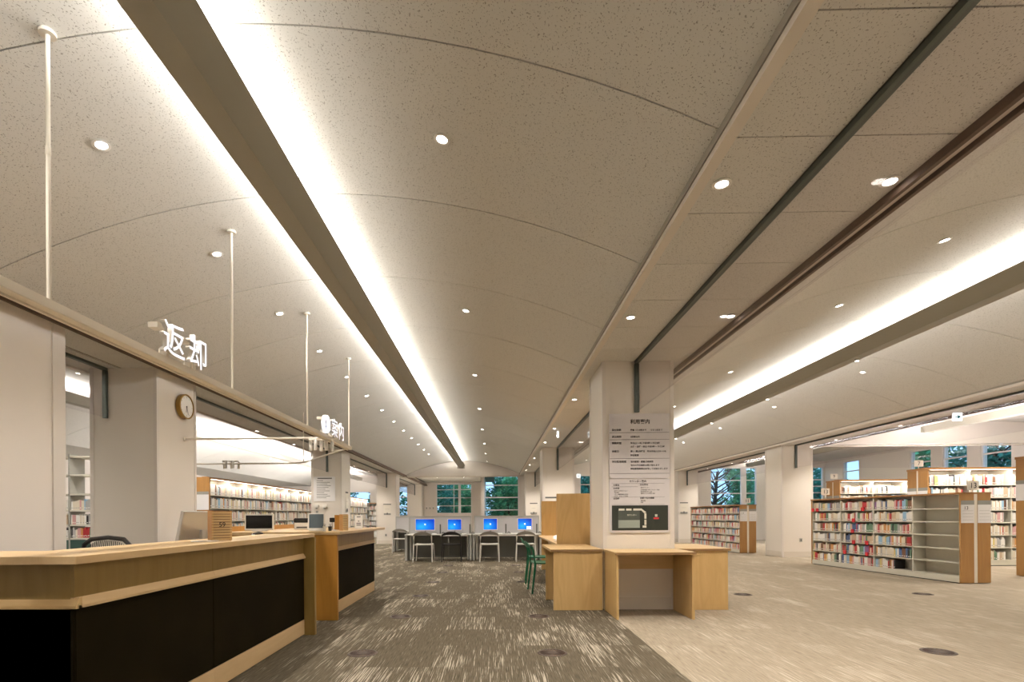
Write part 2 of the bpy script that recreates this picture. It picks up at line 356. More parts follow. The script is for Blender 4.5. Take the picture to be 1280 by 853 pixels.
# wall behind the computer desks, hall axis
hb = [(-.50, 1.15, .85, 3.05), (3.95, 5.3, .85, 3.05), (9.95, 12.1, .9, 3.35), (12.6, 13.9, .9, 3.35), (14.5, 15.15, .9, 3.35)]
wall_with_holes('wall_back', 'y', 24.3, .2, -.62, 15.6, 3.95, hb, 'white end wall of the hall with tall windows onto trees')
window('y', 24.3, -.50, 1.15, .85, 3.05, (), (2.6, 2.03, 1.45))
window('y', 24.3, 3.95, 5.3, .85, 3.05, ((4.6, .04),), (2.6, 2.03, 1.45))
window('y', 24.3, 9.95, 12.1, .9, 3.35, ((11.5, .24),), (2.75, 2.15, 1.6))
window('y', 24.3, 12.6, 13.9, .9, 3.35, (), (2.75, 2.15, 1.6))
window('y', 24.3, 14.5, 15.15, .9, 3.35, (), (2.75, 2.45, 2.15, 1.85, 1.55))
# tympanum over the recess
mb = MB(); xs = [-4.05+(5.21)*i/20 for i in range(21)]
mb.add([(x, 24.0, H0-.02) for x in xs]+[(x, 24.0, vz(x, -1.4, b=.09)+.015) for x in xs]+[(x, 24.12, H0-.02) for x in xs]+[(x, 24.12, vz(x, -1.4, b=.09)+.015) for x in xs],
       [f for i in range(20) for f in ((i, i+1, 22+i, 21+i), (42+i, 63+i, 64+i, 43+i), (i, 42+i, 43+i, i+1), (21+i, 22+i, 64+i, 63+i))]+[(0, 21, 63, 42), (20, 62, 83, 41)])
struct(mb.obj('wall_end', 'wall'), 'segmental white end wall closing the vault above the windows')
struct(box('trim_header', 'trim', -4.22, 1.33, 23.95, 24.14, H0-.07, H0-.02))
wall('wall_recess_side', -.62, -.50, 24.5, 31.3, 0, 3.3)
hb = [(-3.48, -1.34, 1.33, 3.12), (-6.4, -5.15, 1.2, 3.0), (-10.3, -7.4, 1.5, 2.7)]
wall_with_holes('wall_far', 'y', 31.3, .2, -13.2, -.5, 3.9, hb, 'far white wall behind the study recess and the reading room')
window('y', 31.3, -3.48, -1.34, 1.33, 3.12, ((-2.08, .15), (-2.42, .03)), (2.77, 2.28, 1.8))
window('y', 31.3, -6.4, -5.15, 1.2, 3.0, (), (2.35, 1.75))
window('y', 31.3, -10.3, -7.4, 1.5, 2.7, ((-8.8, .06),), ())
wy = [(14.1, 15.1), (15.6, 16.6), (17.05, 18.0), (18.45, 19.4), (22.05, 23.1)]
wall_with_holes('wall_right', 'x', 15.2, .2, Y0-.1, 24.5, 3.95, [(a, b, .9, 3.45) for a, b in wy], 'white side wall of the far wing with tall windows')
for a, b in wy: window('x', 15.2, a, b, .9, 3.45, (), (3.0, 2.2, 1.5))
# cross barrier header in the far wing
mb = MB(); n = 16; xs = [8.6+(15.2-8.6)*i/n for i in range(n+1)]
zt = lambda x: (vz(x, 11.6, b=.085, flat=.007)+.015) if x > 8.86 else H0+.014
mb.add([(x, 14.46, H0+.02) for x in xs]+[(x, 14.46, zt(x)) for x in xs]+[(x, 14.56, H0+.02) for x in xs]+[(x, 14.56, zt(x)) for x in xs],
       [f for i in range(n) for f in ((i, i+1, n+2+i, n+1+i), (2*n+2+i, 3*n+3+i, 3*n+4+i, 2*n+3+i), (i, 2*n+2+i, 2*n+3+i, i+1))])
struct(mb.obj('wall_bulkhead', 'wall'), 'white bulkhead above the crosswise barrier track')

# near wall on the counter side
nw = wall('wall_left', -5.15, -4.22, Y0-.1, 5.08, 0, H0-.0, label='plain warm white wall end behind the service counter')
box('corner_strip', 'pillar_trim', -4.22, -4.205, 4.94, 5.085, 0, H0-.02, nw)

# pillars
def pillar(x0, x1, y0, y1, label, z1=H0):
    t = bpy.data.objects.new('pillar', None); C.objects.link(t); t.location = (0, 0, 0); struct(t, label)
    g = .045; e = .008
    box('shaft', 'pillar', x0+e, x1-e, y0+e, y1-e, 0, z1, t)
    for a, b in ((x0, x0+g), (x1-g, x1)):
        for c, d in ((y0, y0+g), (y1-g, y1)): box('corner_guard', 'pillar_trim', a, b, c, d, 0, z1-.001, t)
    mb = MB(); k = .004
    mb.box(x0+g, x1-g, y0+k, y0+e, .0, .15); mb.box(x0+g, x1-g, y1-e, y1-k, 0, .15); mb.box(x0+k, x0+e, y0+g, y1-g, 0, .15); mb.box(x1-e, x1-k, y0+g, y1-g, 0, .15)
    mb.obj('baseboard', 'trim', t)
    return t
PR = [(-5.07, -4.22, (6.50, 14.44, 22.44, 30.40)), (1.33, 2.20, (6.44, 14.44, 22.44)), (7.78, 8.62, (-1.7, 14.30, 22.30))]
RN = ['the counter', 'the study tables', 'the low bookcases']
for (a, b, ys), rn in zip(PR, RN):
    for i, y in enumerate(ys): pillar(a, b, y, y+.87, 'square cream pillar in the row beside %s, %s from the front' % (rn, ORD[i]))

# ------------------------------------------------------------------ cove beams with their light
def cove(cx, y0, y1, label, wl=1.0, wr=1.0):
    t = thing('cove_beam', label, 'light beam', (cx, y0, 3.3)); L_ = y1-y0
    zb, zt = .03, .19; w0, w1 = .075, .17; th = .012
    # closed U section
    sec = [(-w0, zb), (w0, zb), (w1, zt), (w1-th, zt), (w0-th, zb+th), (-w0+th, zb+th), (-w1+th, zt), (-w1, zt)]
    n = len(sec); mb = MB(); vs = [(p[0], 0, p[1]) for p in sec]+[(p[0], L_, p[1]) for p in sec]
    fs = [(i, (i+1) % n, n+(i+1) % n, n+i) for i in range(n)]
    for o_ in (0, n): fs += [(o_+0, o_+1, o_+4, o_+5), (o_+1, o_+2, o_+3, o_+4), (o_+0, o_+5, o_+6, o_+7)]
    mb.add(vs, fs); mb.obj('trough', 'beam', t)
    box('end_cap', 'beam', -w1, w1, L_, L_+.01, zb, zt, t)
    MB().box(-.03, .03, .05, L_-.05, zb+th, zb+th+.03).obj('light_strip', 'strip_glow', t)
    y = 1.1-y0+.2; k = 0
    while y < L_-1:
        for sx in (-.13, .13):
            for d in (0,): MB().tube([(sx, y, zt-.02), (sx, y, vz(cx+sx, cx, b=.09)-3.3)], .005, 6).obj('hanger_rod', 'white_metal', t)
        y += 2.4; k += 1
    for sgn in (-1, 1):
        l = bpy.data.lights.new('cove_light', 'AREA'); l.shape = 'RECTANGLE'; l.size = .12; l.size_y = L_-.1; l.energy = COVE_W*L_/2*(wl if sgn < 0 else wr); l.color = COVE_COL
        lo = bpy.data.objects.new('cove_light', l); C.objects.link(lo); lo.parent = t; far = abs(cx) > 6 or (cx < 0) == (sgn < 0); lo.location = (sgn*.085, L_/2, zt-.03 if far else zt+.045); lo.rotation_euler = (0, R(180-sgn*(22 if far else 50)), 0)
    return t
cove(-1.50, -4.0, 23.7, 'long pale cove beam lighting the vault over the service counter', .9, 1.5)
cv2 = cove(5.08, -4.0, 23.9, 'long pale cove beam lighting the vault over the open carpet', 1.5, .9)
cove(-7.97, -4.0, 30.9, 'pale cove beam in the vault over the reading room shelves', 1.4, 1.6)
cove(11.6, -4.0, 14.2, 'pale cove beam in the far wing vault over the tall bookcases', 2, 2)
cove(11.6, 14.8, 24.0, 'pale cove beam beyond the bulkhead of the far wing', 2.5, 2.5)

# ------------------------------------------------------------------ downlights
ring = MB().lathe([(.050, -.002), (.054, -.007), (.036, -.009), (.033, .004), (.048, .004)], 20).mesh('trim_ring', 'white_metal', True)
lens = MB().lathe([(.033, -.003), (.028, -.006), (.001, -.006)], 16).mesh('lens', 'lamp_glow', True)
spot = bpy.data.lights.new('lamp_light', 'SPOT'); spot.energy = SPOT_W*4; spot.color = SPOT_COL; spot.spot_size = R(118); spot.spot_blend = .75; spot.shadow_soft_size = .04
spot_hi = spot.copy(); spot_hi.energy = SPOT_W*9; spot_rec = spot.copy(); spot_rec.energy = SPOT_W*30; spot_rec.color = (1, .95, .93)
def downlight(x, y, z, label, tilt=0, group=None, light=True, hi=False):
    t = thing('downlight', label, 'ceiling light', (x, y, z), 0, group)
    a = link('trim_ring', ring, t); b = link('lens', lens, t)
    if tilt: a.rotation_euler = b.rotation_euler = (0, tilt, 0)
    if light:
        lo = bpy.data.objects.new('lamp_light', spot_rec if hi else spot_hi if x < -5.3 or x > 9 else spot); C.objects.link(lo); lo.parent = t; lo.location = (0, 0, -.03)
def dl_row(x, ys, where, c=None, b=.09, light=True):
    for i, y in enumerate(ys):
        z = H0 if c is None else vz(x, c, b=b)
        downlight(x, y, z-.001, 'round downlight %s, %s from the near end' % (where, ORD[i]), 0 if c is None else math.atan(2*b*(x-c)), light=light)
ys28 = [.55+2.8*k for k in range(-1, 9)]
dl_row(-.32, ys28, 'in the counter vault by the cove', -1.40)
dl_row(-2.52, [.55, 1.95]+[3.34+1.405*k for k in range(15)][:13], 'above the sign rail', -1.40)
dl_row(4.02, ys28, 'in the beige carpet vault, pillar side', 5.06)
dl_row(6.24, ys28, 'in the beige carpet vault, bookcase side', 5.06)
sy = [-1.0, 1.0, 3.0, 5.0, 8.5, 11.3, 13.4, 17.0, 19.2, 21.4]
dl_row(1.305, sy, 'on the middle soffit, counter edge'); dl_row(2.25, sy, 'on the middle soffit, far edge')
dl_row(-5.145, sy[3:]+[24.5, 27], 'on the counter soffit')
dl_row(8.66, sy, 'on the bookcase soffit'); dl_row(7.72+.0, [], '')
dl_row(-6.9, [3+2.8*k for k in range(9)], 'in the reading room, counter side', -7.97); dl_row(-9.1, [4.4+2.8*k for k in range(9)], 'in the reading room, wall side', -7.97)
dl_row(10.5, [2.+2.8*k for k in range(8)], 'in the far wing', 11.6, .085)
for i, (x, y) in enumerate(((-2.9, 25.6), (-1.8, 25.6), (-3.0, 27.4), (-1.6, 27.4))):
    downlight(x, y, 3.204, 'glowing downlight in the flat recess ceiling, %s of four' % ORD[i], hi=True)
for i, x in enumerate((-3.1, -2.4, -.5, .3)):
    pass
downlight(4.0, 4.70, vz(4.0, 5.06, b=.09)-.002, 'unlit round downlight beside the bright cove', math.atan(.18*-1.06), light=False)  # unlit fitting without a lamp; the shared lens still glows
# small spots on the second beam
for i, y in enumerate((5.0, 7.4, 9.8, 12.3, 14.7, 17.1)):
    t = thing('beam_spotlight', 'small round spotlight under the open carpet cove beam, %s along' % ORD[i], 'spotlight', (5.08, y, 3.33))
    MB().lathe([(.03, 0), (.03, -.035), (.024, -.038)], 14).obj('housing', 'white_metal', t, smooth=True)
    MB().lathe([(.022, -.0382), (.020, -.041), (.001, -.041)], 12).obj('lens', 'lamp_glow', t)

# ------------------------------------------------------------------ smoke barriers
def barrier(x, y0, y1, label, pa=None, pb=None, n=4, x_end=None):
    t = thing('smoke_barrier', label, 'smoke barrier', (x, y0, H0)); L_ = y1-y0
    horiz = x_end is not None
    if horiz: t.rotation_euler = (0, 0, -R(90)); L_ = x_end-x
    MB().box(-.022, .022, 0, L_, -.035, .0).obj('track', 'trim' if horiz else 'track', t)
    s = L_/n
    for i in range(n): MB().box(-.002, .002, i*s+.002, (i+1)*s-.002, -.61, -.035).obj('film_sheet', 'film', t)
    MB().box(-.004, .004, 0, L_, -.622, -.610).obj('bottom_rail', 'film', t)
    for yy in [v for v in (0 if pa else None, L_-.035 if pb else None) if v is not None]:
        MB().box(-.028, .028, yy, yy+.035, -.63, -.035).obj('end_post', 'track', t, bevel=.004)
    return t
barrier(1.747, Y0, 6.44, 'clear smoke barrier ending at the notice board pillar', None, 1)
barrier(1.747, 7.32, 14.44, 'clear smoke barrier between the first and second middle pillars', 1, 1)
barrier(1.747, 15.32, 22.44, 'clear smoke barrier beyond the second middle pillar', 1, 1)
barrier(-4.86, 5.0, 6.5, 'short dark edged smoke barrier between wall end and clock pillar', None, 1, 1)
barrier(-4.62, 7.38, 14.44, 'clear smoke barrier above the lit bookcase behind the counter', 1, 1)
barrier(-4.62, 15.32, 22.44, 'clear smoke barrier past the poster pillar', 1, 1)
barrier(-4.62, 23.32, 30.4, 'clear smoke barrier beside the study recess', 1, 1)
barrier(8.16, -.8, 14.30, 'clear smoke barrier before the far wing bookcases', 1, 1, 6)
barrier(8.16, 15.18, 22.3, 'clear smoke barrier behind the second low bookcase', 1, 1)
barrier(8.62, 14.42, 0, 'crosswise clear smoke barrier over the tall bookcases', None, None, 4, 15.2).location.y = 14.50

# ------------------------------------------------------------------ exit signs
def exit_sign(loc, rz, label, arrow=True, s=.16):
    t = thing('exit_sign', label, 'sign', loc, rz)
    MB().box(-s/2, s/2, -.02, .02, -s-.04, -.04).obj('light_box', 'exit_glow', t, bevel=.006)
    MB().tube([(0, 0, -.05), (0, 0, 0)], .008, 8).obj('hanger', 'white_metal', t)
    for yy, sg in ((-.022, 1),):
        m = MB(); z = -s/2-.04; a = s*.30
        m.prism([(-a, z+.008), (a*.45, z+.008), (a*.45, z-.008), (-a, z-.008)], yy, yy+.001, 'y'); m.prism([(a*.1, z+a*.8), (a, z), (a*.1, z-a*.8), (a*.1-.02, z-a*.8+.012), (a-.035, z), (a*.1-.02, z+a*.8-.012)], yy, yy+.001, 'y')
        m.obj('arrow', 'exit_ink', t)
    return t
exit_sign((8.50, 9.74, H0), R(-8), 'small lit square exit sign with a dark arrow under the bookcase soffit', s=.15)
exit_sign((1.40, 11.5, H0), R(80), 'thin lit exit sign seen edge on beside the middle soffit', s=.13)
exit_sign((3.90, 24.275, 3.12), 0, 'tiny white lit sign beside the hall end window', s=.16)

# ------------------------------------------------------------------ sign rail over the counter
rail = thing('sign_rail', 'cream hanging sign rail over the service counter on thin ceiling rods', 'hanging rail', (-2.24, 0, 2.25))
MB().box(-.03, .03, Y0, 8.13, -.05, 0).obj('rail', 'ivory', rail, bevel=.004)
MB().box(-.045, -.03, Y0, 8.1, -.06, -.03).obj('rail_lip', 'ivory', rail)
MB().tube([(-.03, 7.08, -.02), (-1.975, 7.08, -.02)], .015, 8).obj('crossbar', 'ivory', rail)
MB().tube([(0, 8.11, -.02), (-.16, 8.30, -.02), (-1.30, 9.95, -.02), (-1.55, 10.25, -.02), (-1.85, 10.36, -.02), (-3.7, 10.36, -.02)], .015, 8).obj('corner_bar', 'ivory', rail)
MB().lathe([(.03, 0), (.03, .012), (.018, .02)], 14, (-1.978, 7.08, -.02), 'x').obj('wall_rose', 'ivory', rail)
for y in (.75, 2.61, 4.46, 6.27, 8.07):
    top = vz(-2.24, -1.4, b=.09)-2.25
    MB().tube([(0, y, 0), (0, y, .55*top), (0, y, top)], .0105, 10).lathe([(.038, top-.024), (.038, top-.01), (.03, top)], 16, (0, y, 0)).tube([(0, y, .54*top), (0, y, .57*top)], .0125, 10).obj('hanger_rod', 'ivory', rail, smooth=True)
top = vz(-3.64, -1.4, b=.09)-2.25
MB().tube([(-1.47, 10.15, -.02), (-1.47, 10.15, top)], .010, 8).lathe([(.035, top-.02), (.035, top)], 12, (-1.47, 10.15, 0)).obj('hanger_rod', 'ivory', rail, smooth=True)
def lit_sign(chars, y0, pitch, size, label):
    t = thing('lit_sign', label, 'sign', (-2.235, y0, 2.2515))
    for i, ch in enumerate(chars):
        y = i*pitch
        o = text('character', ch, size, ['led_white', 'letter_side'], t, (.03, y, .028), (R(90), 0, R(90)), .016, off=0, sx=1)
        if ch == '?':
            o.location = (.03, y+size*.27, .065); o.scale = (.68, .68, .68)
            m = MB(); n = 28; ro, ri = size*.44, size*.385; cy, cz = y+size*.42, .03+size*.36
            for k in range(n):
                a, b = 2*math.pi*k/n, 2*math.pi*(k+1)/n
                q = [(cy+ro*math.cos(a), cz+ro*math.sin(a)), (cy+ro*math.cos(b), cz+ro*math.sin(b)), (cy+ri*math.cos(b), cz+ri*math.sin(b)), (cy+ri*math.cos(a), cz+ri*math.sin(a))]
                m.prism(q, .008, .052, 'x')
            m.obj('ring', 'led_white', t)
            MB().lathe([(ri, 0), (ri, .006)], 28, (.004, cy, cz), 'x').obj('back_disc', 'sign_blue', t)
    for i in range(len(chars)):
        MB().box(-.035, .02, i*pitch+size*.3, i*pitch+size*.38, -.0, .05).obj('mounting_foot', 'ivory', t); MB().box(-.055, .01, i*pitch+.0, i*pitch+.07, .17, .205).obj('mounting_block', 'ivory', t)
    return t
lit_sign('返却', 3.44, .29, .255, 'glowing white returns sign of two characters on the rail')
lit_sign('?案内', 6.74, .31, .265, 'glowing white information sign with circled question mark on the rail')
def spots(loc, rz, n, label):
    t = thing('spotlight_cluster', label, 'spotlights', loc, rz)
    MB().tube([(-.16, 0, 0), (.16, 0, 0)], .012, 8).obj('mounting_bar', 'ivory', t)
    for i in range(n):
        x = -.14+.28*i/(n-1); yy = .05*(-1)**i
        MB().lathe([(.022, -.145), (.024, -.14), (.024, -.02), (.014, -.006)], 12, (x, yy, 0)).tube([(x, 0, .01), (x, yy, -.01)], .008, 6).obj('spotlight_can', 'white_metal', t, smooth=True)
spots((-2.34, 7.06, 2.20), R(14), 5, 'cluster of white spotlight cans at the corner of the sign rail')
spots((-5.25, 10.36, 2.28), R(4), 5, 'cluster of white spotlight cans on the bar behind the clock pillar')

# ------------------------------------------------------------------ service counter
def counter(name, label, face_x, y0, y1, seams, wing=None, cheek_near=False, cheek_far=False, depth=.40, top_over=.09, end_mat='counter_front'):
    t = thing(name, label, 'counter', (face_x, y0, 0)); L_ = y1-y0
    ys = [0]+[s-y0 for s in seams]+[L_]
    for a, b in zip(ys[:-1], ys[1:]):
        box('dark_panel', 'leather', -.02, 0, a+.003, b-.003, .155, .75, t, .002)
        box('fascia', 'counter_front', -.02, -.004, a+.0015, b-.0015, .80, .955, t)
        MB().prism([(-.02, .752), (.016, .752), (.016, .765), (-.004, .80), (-.02, .80)], a+.001, b-.001, 'y').obj('ledge', 'birch_top', t)
        box('plinth', 'birch_top', -.02, 0, a+.001, b-.001, .01, .152, t)
    box('carcass', 'counter_front', -.36, -.021, 0, L_, .0, .954, t)
    return t
c1 = counter('service_counter', 'long birch service counter with black leather panels and an angled near wing', -1.865, 2.30, 5.10, [3.445])
MB().prism([(-2.30, -.10), (.085, -.10), (.085, 2.86), (-.40, 2.86), (-.40, .31), (-2.30, .31)], .956, .990).obj('countertop', 'birch_top', c1, bevel=.002)
box('end_cheek', 'counter_front', -.40, .103, 2.80, 2.845, 0, .956, c1, .002)
w_ = -2.30
box('dark_panel', 'leather', w_, -.003, 0, .02, .155, .75, c1); box('fascia', 'counter_front', w_, -.005, .004, .02, .80, .955, c1)
MB().prism([(.02, .752), (-.016, .752), (-.016, .765), (.004, .80), (.02, .80)], w_, .016, 'x').obj('ledge', 'birch_x', c1)
box('plinth', 'birch_x', w_, 0, 0, .02, .01, .152, c1); box('wing_carcass', 'counter_front', w_, -.37, .021, .30, 0, .954, c1)
box('staff_desk', 'birch_top', -1.05, -.362, .32, 2.78, .70, .73, c1); box('desk_leg', 'grey', -1.03, -.99, .36, 2.74, 0, .70, c1)
c2 = counter('information_counter', 'second birch counter with one black leather panel below the information sign', -1.88, 5.862, 8.16, [])
box('end_cheek', 'counter_orange', -1.20, .125, -.045, -.001, 0, .956, c2, .002)
MB().prism([(-1.22, -.06), (.16, -.06), (.16, 2.36), (-1.22, 2.36)], .957, .990).obj('countertop', 'birch_top', c2, bevel=.002)
box('rear_panel', 'counter_orange', -1.20, -1.16, .01, 2.29, 0, .954, c2); box('rear_upstand', 'counter_orange', -1.215, -1.19, 0, 2.3, .992, 1.05, c2)
TOP = .9915

# ------------------------------------------------------------------ office chairs behind the counter
def office_chair(loc, rz, label):
    t = thing('office_chair', label, 'chair', loc, rz, None)
    m = MB(); n = 10
    for k in range(5):
        a = 2*math.pi*k/5; m.tube([(0, 0, .10), (.28*math.cos(a), .28*math.sin(a), .07)], .02, 6)
    m.obj('star_base', 'black', t)
    for k in range(5):
        a = 2*math.pi*k/5; MB().lathe([(.02, -.015), (.03, -.012), (.03, .012), (.02, .015)], 12, (.28*math.cos(a), .28*math.sin(a), .03), 'x').obj('caster', 'black', t, smooth=True)
    MB().tube([(0, 0, .10), (0, 0, .44)], .025, 10).obj('gas_post', 'grey_dark', t)
    box('seat', 'black_mesh', -.24, .24, -.24, .24, .44, .50, t, .02)
    fr = [(-.235, -.23, .58), (-.25, -.25, .80), (-.235, -.27, .93), (-.17, -.28, .975), (0, -.285, .99), (.17, -.28, .975), (.235, -.27, .93), (.25, -.25, .80), (.235, -.23, .58), (0, -.22, .56), (-.235, -.23, .58)]
    MB().tube(fr, .019, 8).obj('back_frame', 'black', t, smooth=True)
    m = MB()
    for i in range(22):
        x = -.21+.42*i/21; m.tube([(x, -.225, .58), (x, -.245, .78), (x, -.275, .965-.06*(abs(x)/.21)**3)], .0045, 4)
    for z in (.66, .74, .82, .9): m.tube([(-.235, -.243-.1*(z-.66), z), (.235, -.243-.1*(z-.66), z)], .004, 4)
    m.obj('back_mesh', 'black_mesh', t)
    MB().tube([(0, -.1, .44), (0, -.30, .50), (0, -.27, .75)], .018, 6).obj('back_stem', 'black', t)
    for s in (-1, 1): MB().tube([(s*.22, 0, .46), (s*.29, 0, .50), (s*.29, 0, .66)], .014, 6).box(s*.29-.035, s*.29+.035, -.12, .12, .66, .685).obj('armrest', 'black', t)
    return t
oc = office_chair((-3.36, 4.15, 0), R(168), 'black mesh office chair behind the near wing of the counter')
o2 = copy_tree(oc); o2.location = (-2.78, 5.45, .03); o2.rotation_euler.z = R(100); o2['label'] = 'black office chair behind the counter in front of the black monitor'
o3 = copy_tree(oc); o3.location = (-3.48, 7.95, .0); o3.rotation_euler.z = R(95); o3['label'] = 'black office chair behind the information counter beside the printer'
for o_ in (o2, o3): o_.location.z = 0

# ------------------------------------------------------------------ items on the counters
def monitor(loc, rz, label, w, h, face='screen_off', bez='white', back='white', tilt=0, foot=.10, logo=False, gap=.09):
    t = thing('monitor', label, 'monitor', loc, rz)
    d = .012; T = Matrix.Translation((0, 0, gap+h/2)) @ Matrix.Rotation(tilt, 4, 'X')
    MB().cbox((0, 0, 0), (w, .035, h), T).obj('casing', bez, t, bevel=.004)
    MB().cbox((0, -.0185, .004), (w-.03, .003, h-.035), T).obj('screen', face, t)
    MB().box(-.02, .02, .012, .04, .01, gap+h*.5).obj('stand', back, t)
    MB().box(-foot, foot, -.06, .09, 0, .012).obj('foot', back, t, bevel=.003)
    if logo:
        m = MB(); s = .019; cz = gap+h/2+.005
        for ix in (0, 1):
            for iz in (0, 1):
                x0 = -s+ix*(s+.003); z0 = cz-s+iz*(s+.003); k = .008*(1 if ix else -1)
                m.prism([(x0, z0+.004*ix), (x0+s-.003, z0-.004+.008*(1-ix)), (x0+s-.003, z0+s-.007+.008*(1-ix)), (x0, z0+s-.003+.004*ix)], -.0215, -.0205, 'y')
        m.obj('screen_emblem', 'screen_logo', t)
    return t
def slat_box(loc, rz, label, w=.115, d=.07, h=.205, n=11, digits='59'):
    t = thing('slatted_display', label, 'display stand', loc, rz)
    box('side_board', 'slatwood', -w/2, -w/2+.012, -d/2, d/2, 0, h, t); box('side_board', 'slatwood', w/2-.012, w/2, -d/2, d/2, 0, h, t); box('back_board', 'slatwood', -w/2+.012, w/2-.012, d/2-.01, d/2, 0, h, t)
    for i in range(n):
        z = .003+(h-.006)*i/n; MB().box(-w/2+.001, w/2-.001, -d/2-.006, d/2-.012, z, z+(h/n)*.62).obj('slat', 'birch_x', t)
        MB().box(-w/2+.012, w/2-.012, -d/2+.004, d/2-.012, z+(h/n)*.62, z+(h/n)).obj('slot', 'ply_edge', t)
    if digits: text('digits', digits, .045, 'ink', t, (0, -d/2-.008, h*.46), (R(90), 0, 0), .0008, 'CENTER')
    return t
slat_box((-1.965, 3.72, TOP), R(46), 'tall birch slatted display block with dark digits on the service counter', .135, .085, .212)
slat_box((-1.82, 6.30, TOP), R(48), 'narrow slatted birch display block on the information counter', .075, .075, .195, 9, None)
t = thing('leaflet_block', 'plain orange wooden block standing on the information counter', 'holder', (-2.02, 6.75, TOP), R(8)); box('block', 'counter_orange', -.045, .045, -.02, .02, 0, .19, t, .003); box('lip', 'counter_orange', -.05, .05, -.035, .035, 0, .012, t)
monitor((-2.47, 4.36, .7315), R(-104), 'silver backed tilted monitor on the staff desk beside the slatted block', .44, .32, bez='silver', back='silver', tilt=R(-14), gap=.16)
monitor((-2.78, 6.16, TOP), R(6), 'wide black monitor standing behind the counter', .33, .19, 'screen_off', 'white', 'white', 0, .07, gap=.012)
monitor((-2.14, 6.27, TOP), R(14), 'slate grey upright display with white frame on the information counter', .195, .205, 'slate', 'white', 'white', R(-12), .08, gap=.006)
t = thing('receipt_printer', 'white desktop printer with black lid on the information counter', 'printer', (-2.62, 7.15, TOP), R(8)); box('body', 'white', -.10, .10, -.10, .10, 0, .09, t, .006); box('lid', 'black', -.105, .105, -.105, .10, .092, .15, t, .008); box('paper_slot', 'black', -.07, .07, -.103, -.099, .02, .035, t)
t = thing('card_reader', 'small black card reader on a stem behind the slate display', 'card reader', (-1.99, 6.40, TOP), R(10)); box('head', 'black', -.03, .03, -.02, .02, .10, .155, t, .004); MB().tube([(0, 0, 0), (0, 0, .10)], .006, 8).obj('stem', 'chrome', t)
MB().lathe([(.05, 0), (.04, .01)], 14).obj('foot', 'chrome', t)
for i, (x, y, mt, lb) in enumerate(((-2.00, 6.14, 'white', 'white pen cup beside the slate display'), (-1.93, 6.12, 'black', 'black pen cup beside the slate display'))):
    t = thing('pen_cup', lb, 'cup', (x, y, TOP)); MB().lathe([(.018, 0), (.021, .055), (.018, .055), (.016, .008)], 14).obj('cup', mt, t, smooth=True)
    for k in range(2): MB().tube([(.004*k, 0, .01), (.012-.02*k, .004, .085)], .003, 6).obj('pen', 'ink', t)
t = thing('leaflet_stand', 'tilted white leaflet stand at the end of the information counter', 'stand', (-1.86, 7.15, TOP), R(14))
T = Matrix.Translation((0, .0, .095)) @ Matrix.Rotation(R(-14), 4, 'X'); MB().cbox((0, 0, 0), (.10, .006, .19), T).obj('plate', 'white', t)
MB().cbox((0, .05, -.095), (.10, .09, .006), Matrix.Translation((0, -.02, .10))).obj('foot', 'white', t)
for k, (zz, ww) in enumerate(((.07, .05), (.01, .02), (-.02, .06), (-.045, .06))): MB().cbox((0, -.004, zz), (ww, .002, .012), T).obj('print_line', 'line', t)
t = thing('paper_sheet', 'white paper sheet lying under the slatted block on the counter', 'paper', (-1.99, 3.60, TOP+.0005), R(30)); box('sheet', 'paper', -.10, .07, -.08, .08, 0, .002, t)

# ------------------------------------------------------------------ wall clock
t = thing('wall_clock', 'round wall clock with gold rim and silver white dial on a pillar', 'clock', (-4.22, 7.05, 2.665))
m = MB(); m.lathe([(.165, 0), (.168, .005), (.168, .060), (.150, .064), (.148, .050)], 40, (0, 0, 0), 'x'); m.obj('rim', 'gold', t, smooth=True)
MB().lathe([(.152, .046), (.149, .052), (.001, .052)], 40, (0, 0, 0), 'x').obj('dial', 'dial', t)
for k in range(12):
    a = 2*math.pi*k/12; T = Matrix.Rotation(a, 4, 'X'); MB().cbox((.0535, 0, .125), (.002, .004, .018), T).obj('hour_mark', 'grey', t)
MB().cbox((.055, 0, .035), (.002, .006, .09), Matrix.Rotation(R(172), 4, 'X')).obj('hour_hand', 'ink', t)
MB().cbox((.057, 0, .05), (.002, .004, .12), Matrix.Rotation(R(196), 4, 'X')).obj('minute_hand', 'ink', t)
MB().lathe([(.008, .052), (.008, .060)], 12, (0, 0, 0), 'x').obj('hub', 'ink', t)

# ------------------------------------------------------------------ notices on pillars
def notice(name, loc, rz, w, h, label, lines, style='poster'):
    t = thing(name, label, 'notice', loc, rz)
    box('sheet', 'paper', -w/2, w/2, -.006, -.001, 0, h, t)
    for (z, x0, x1, th) in lines: MB().box(-w/2+x0*w, -w/2+x1*w, -.0075, -.006, z*h-th/2, z*h+th/2).obj('print_line', 'line', t)
    return t
ls = [(.93, .18, .85, .030)]+[(.84-.07*i, .14, .14+[.3, .62, .5, .66, .55, .4, .6, .35, .5, .62, .45][i], .012) for i in range(11)]
notice('poster', (-4.70, 14.44, 1.60), 0, .60, .68, 'large white printed poster on the pillar behind the information counter', ls)
t = thing('wall_dispenser', 'white wall dispenser on the poster pillar, nearer the reading room', 'dispenser', (-4.98+.07, 14.44, 1.42)); box('body', 'white', -.06, .06, -.07, -.001, 0, .09, t, .01); box('nozzle', 'grey', -.02, .02, -.06, -.03, -.03, 0, t)
tt = copy_tree(t); tt.location.x = -4.69; tt['label'] = 'white wall dispenser on the poster pillar, nearer the pillar corner'
t = thing('wall_switch', 'tiny dark switch below the dispensers on the poster pillar', 'switch', (-4.91, 14.44, 1.28)); box('plate', 'grey', -.03, .03, -.012, -.001, 0, .05, t)
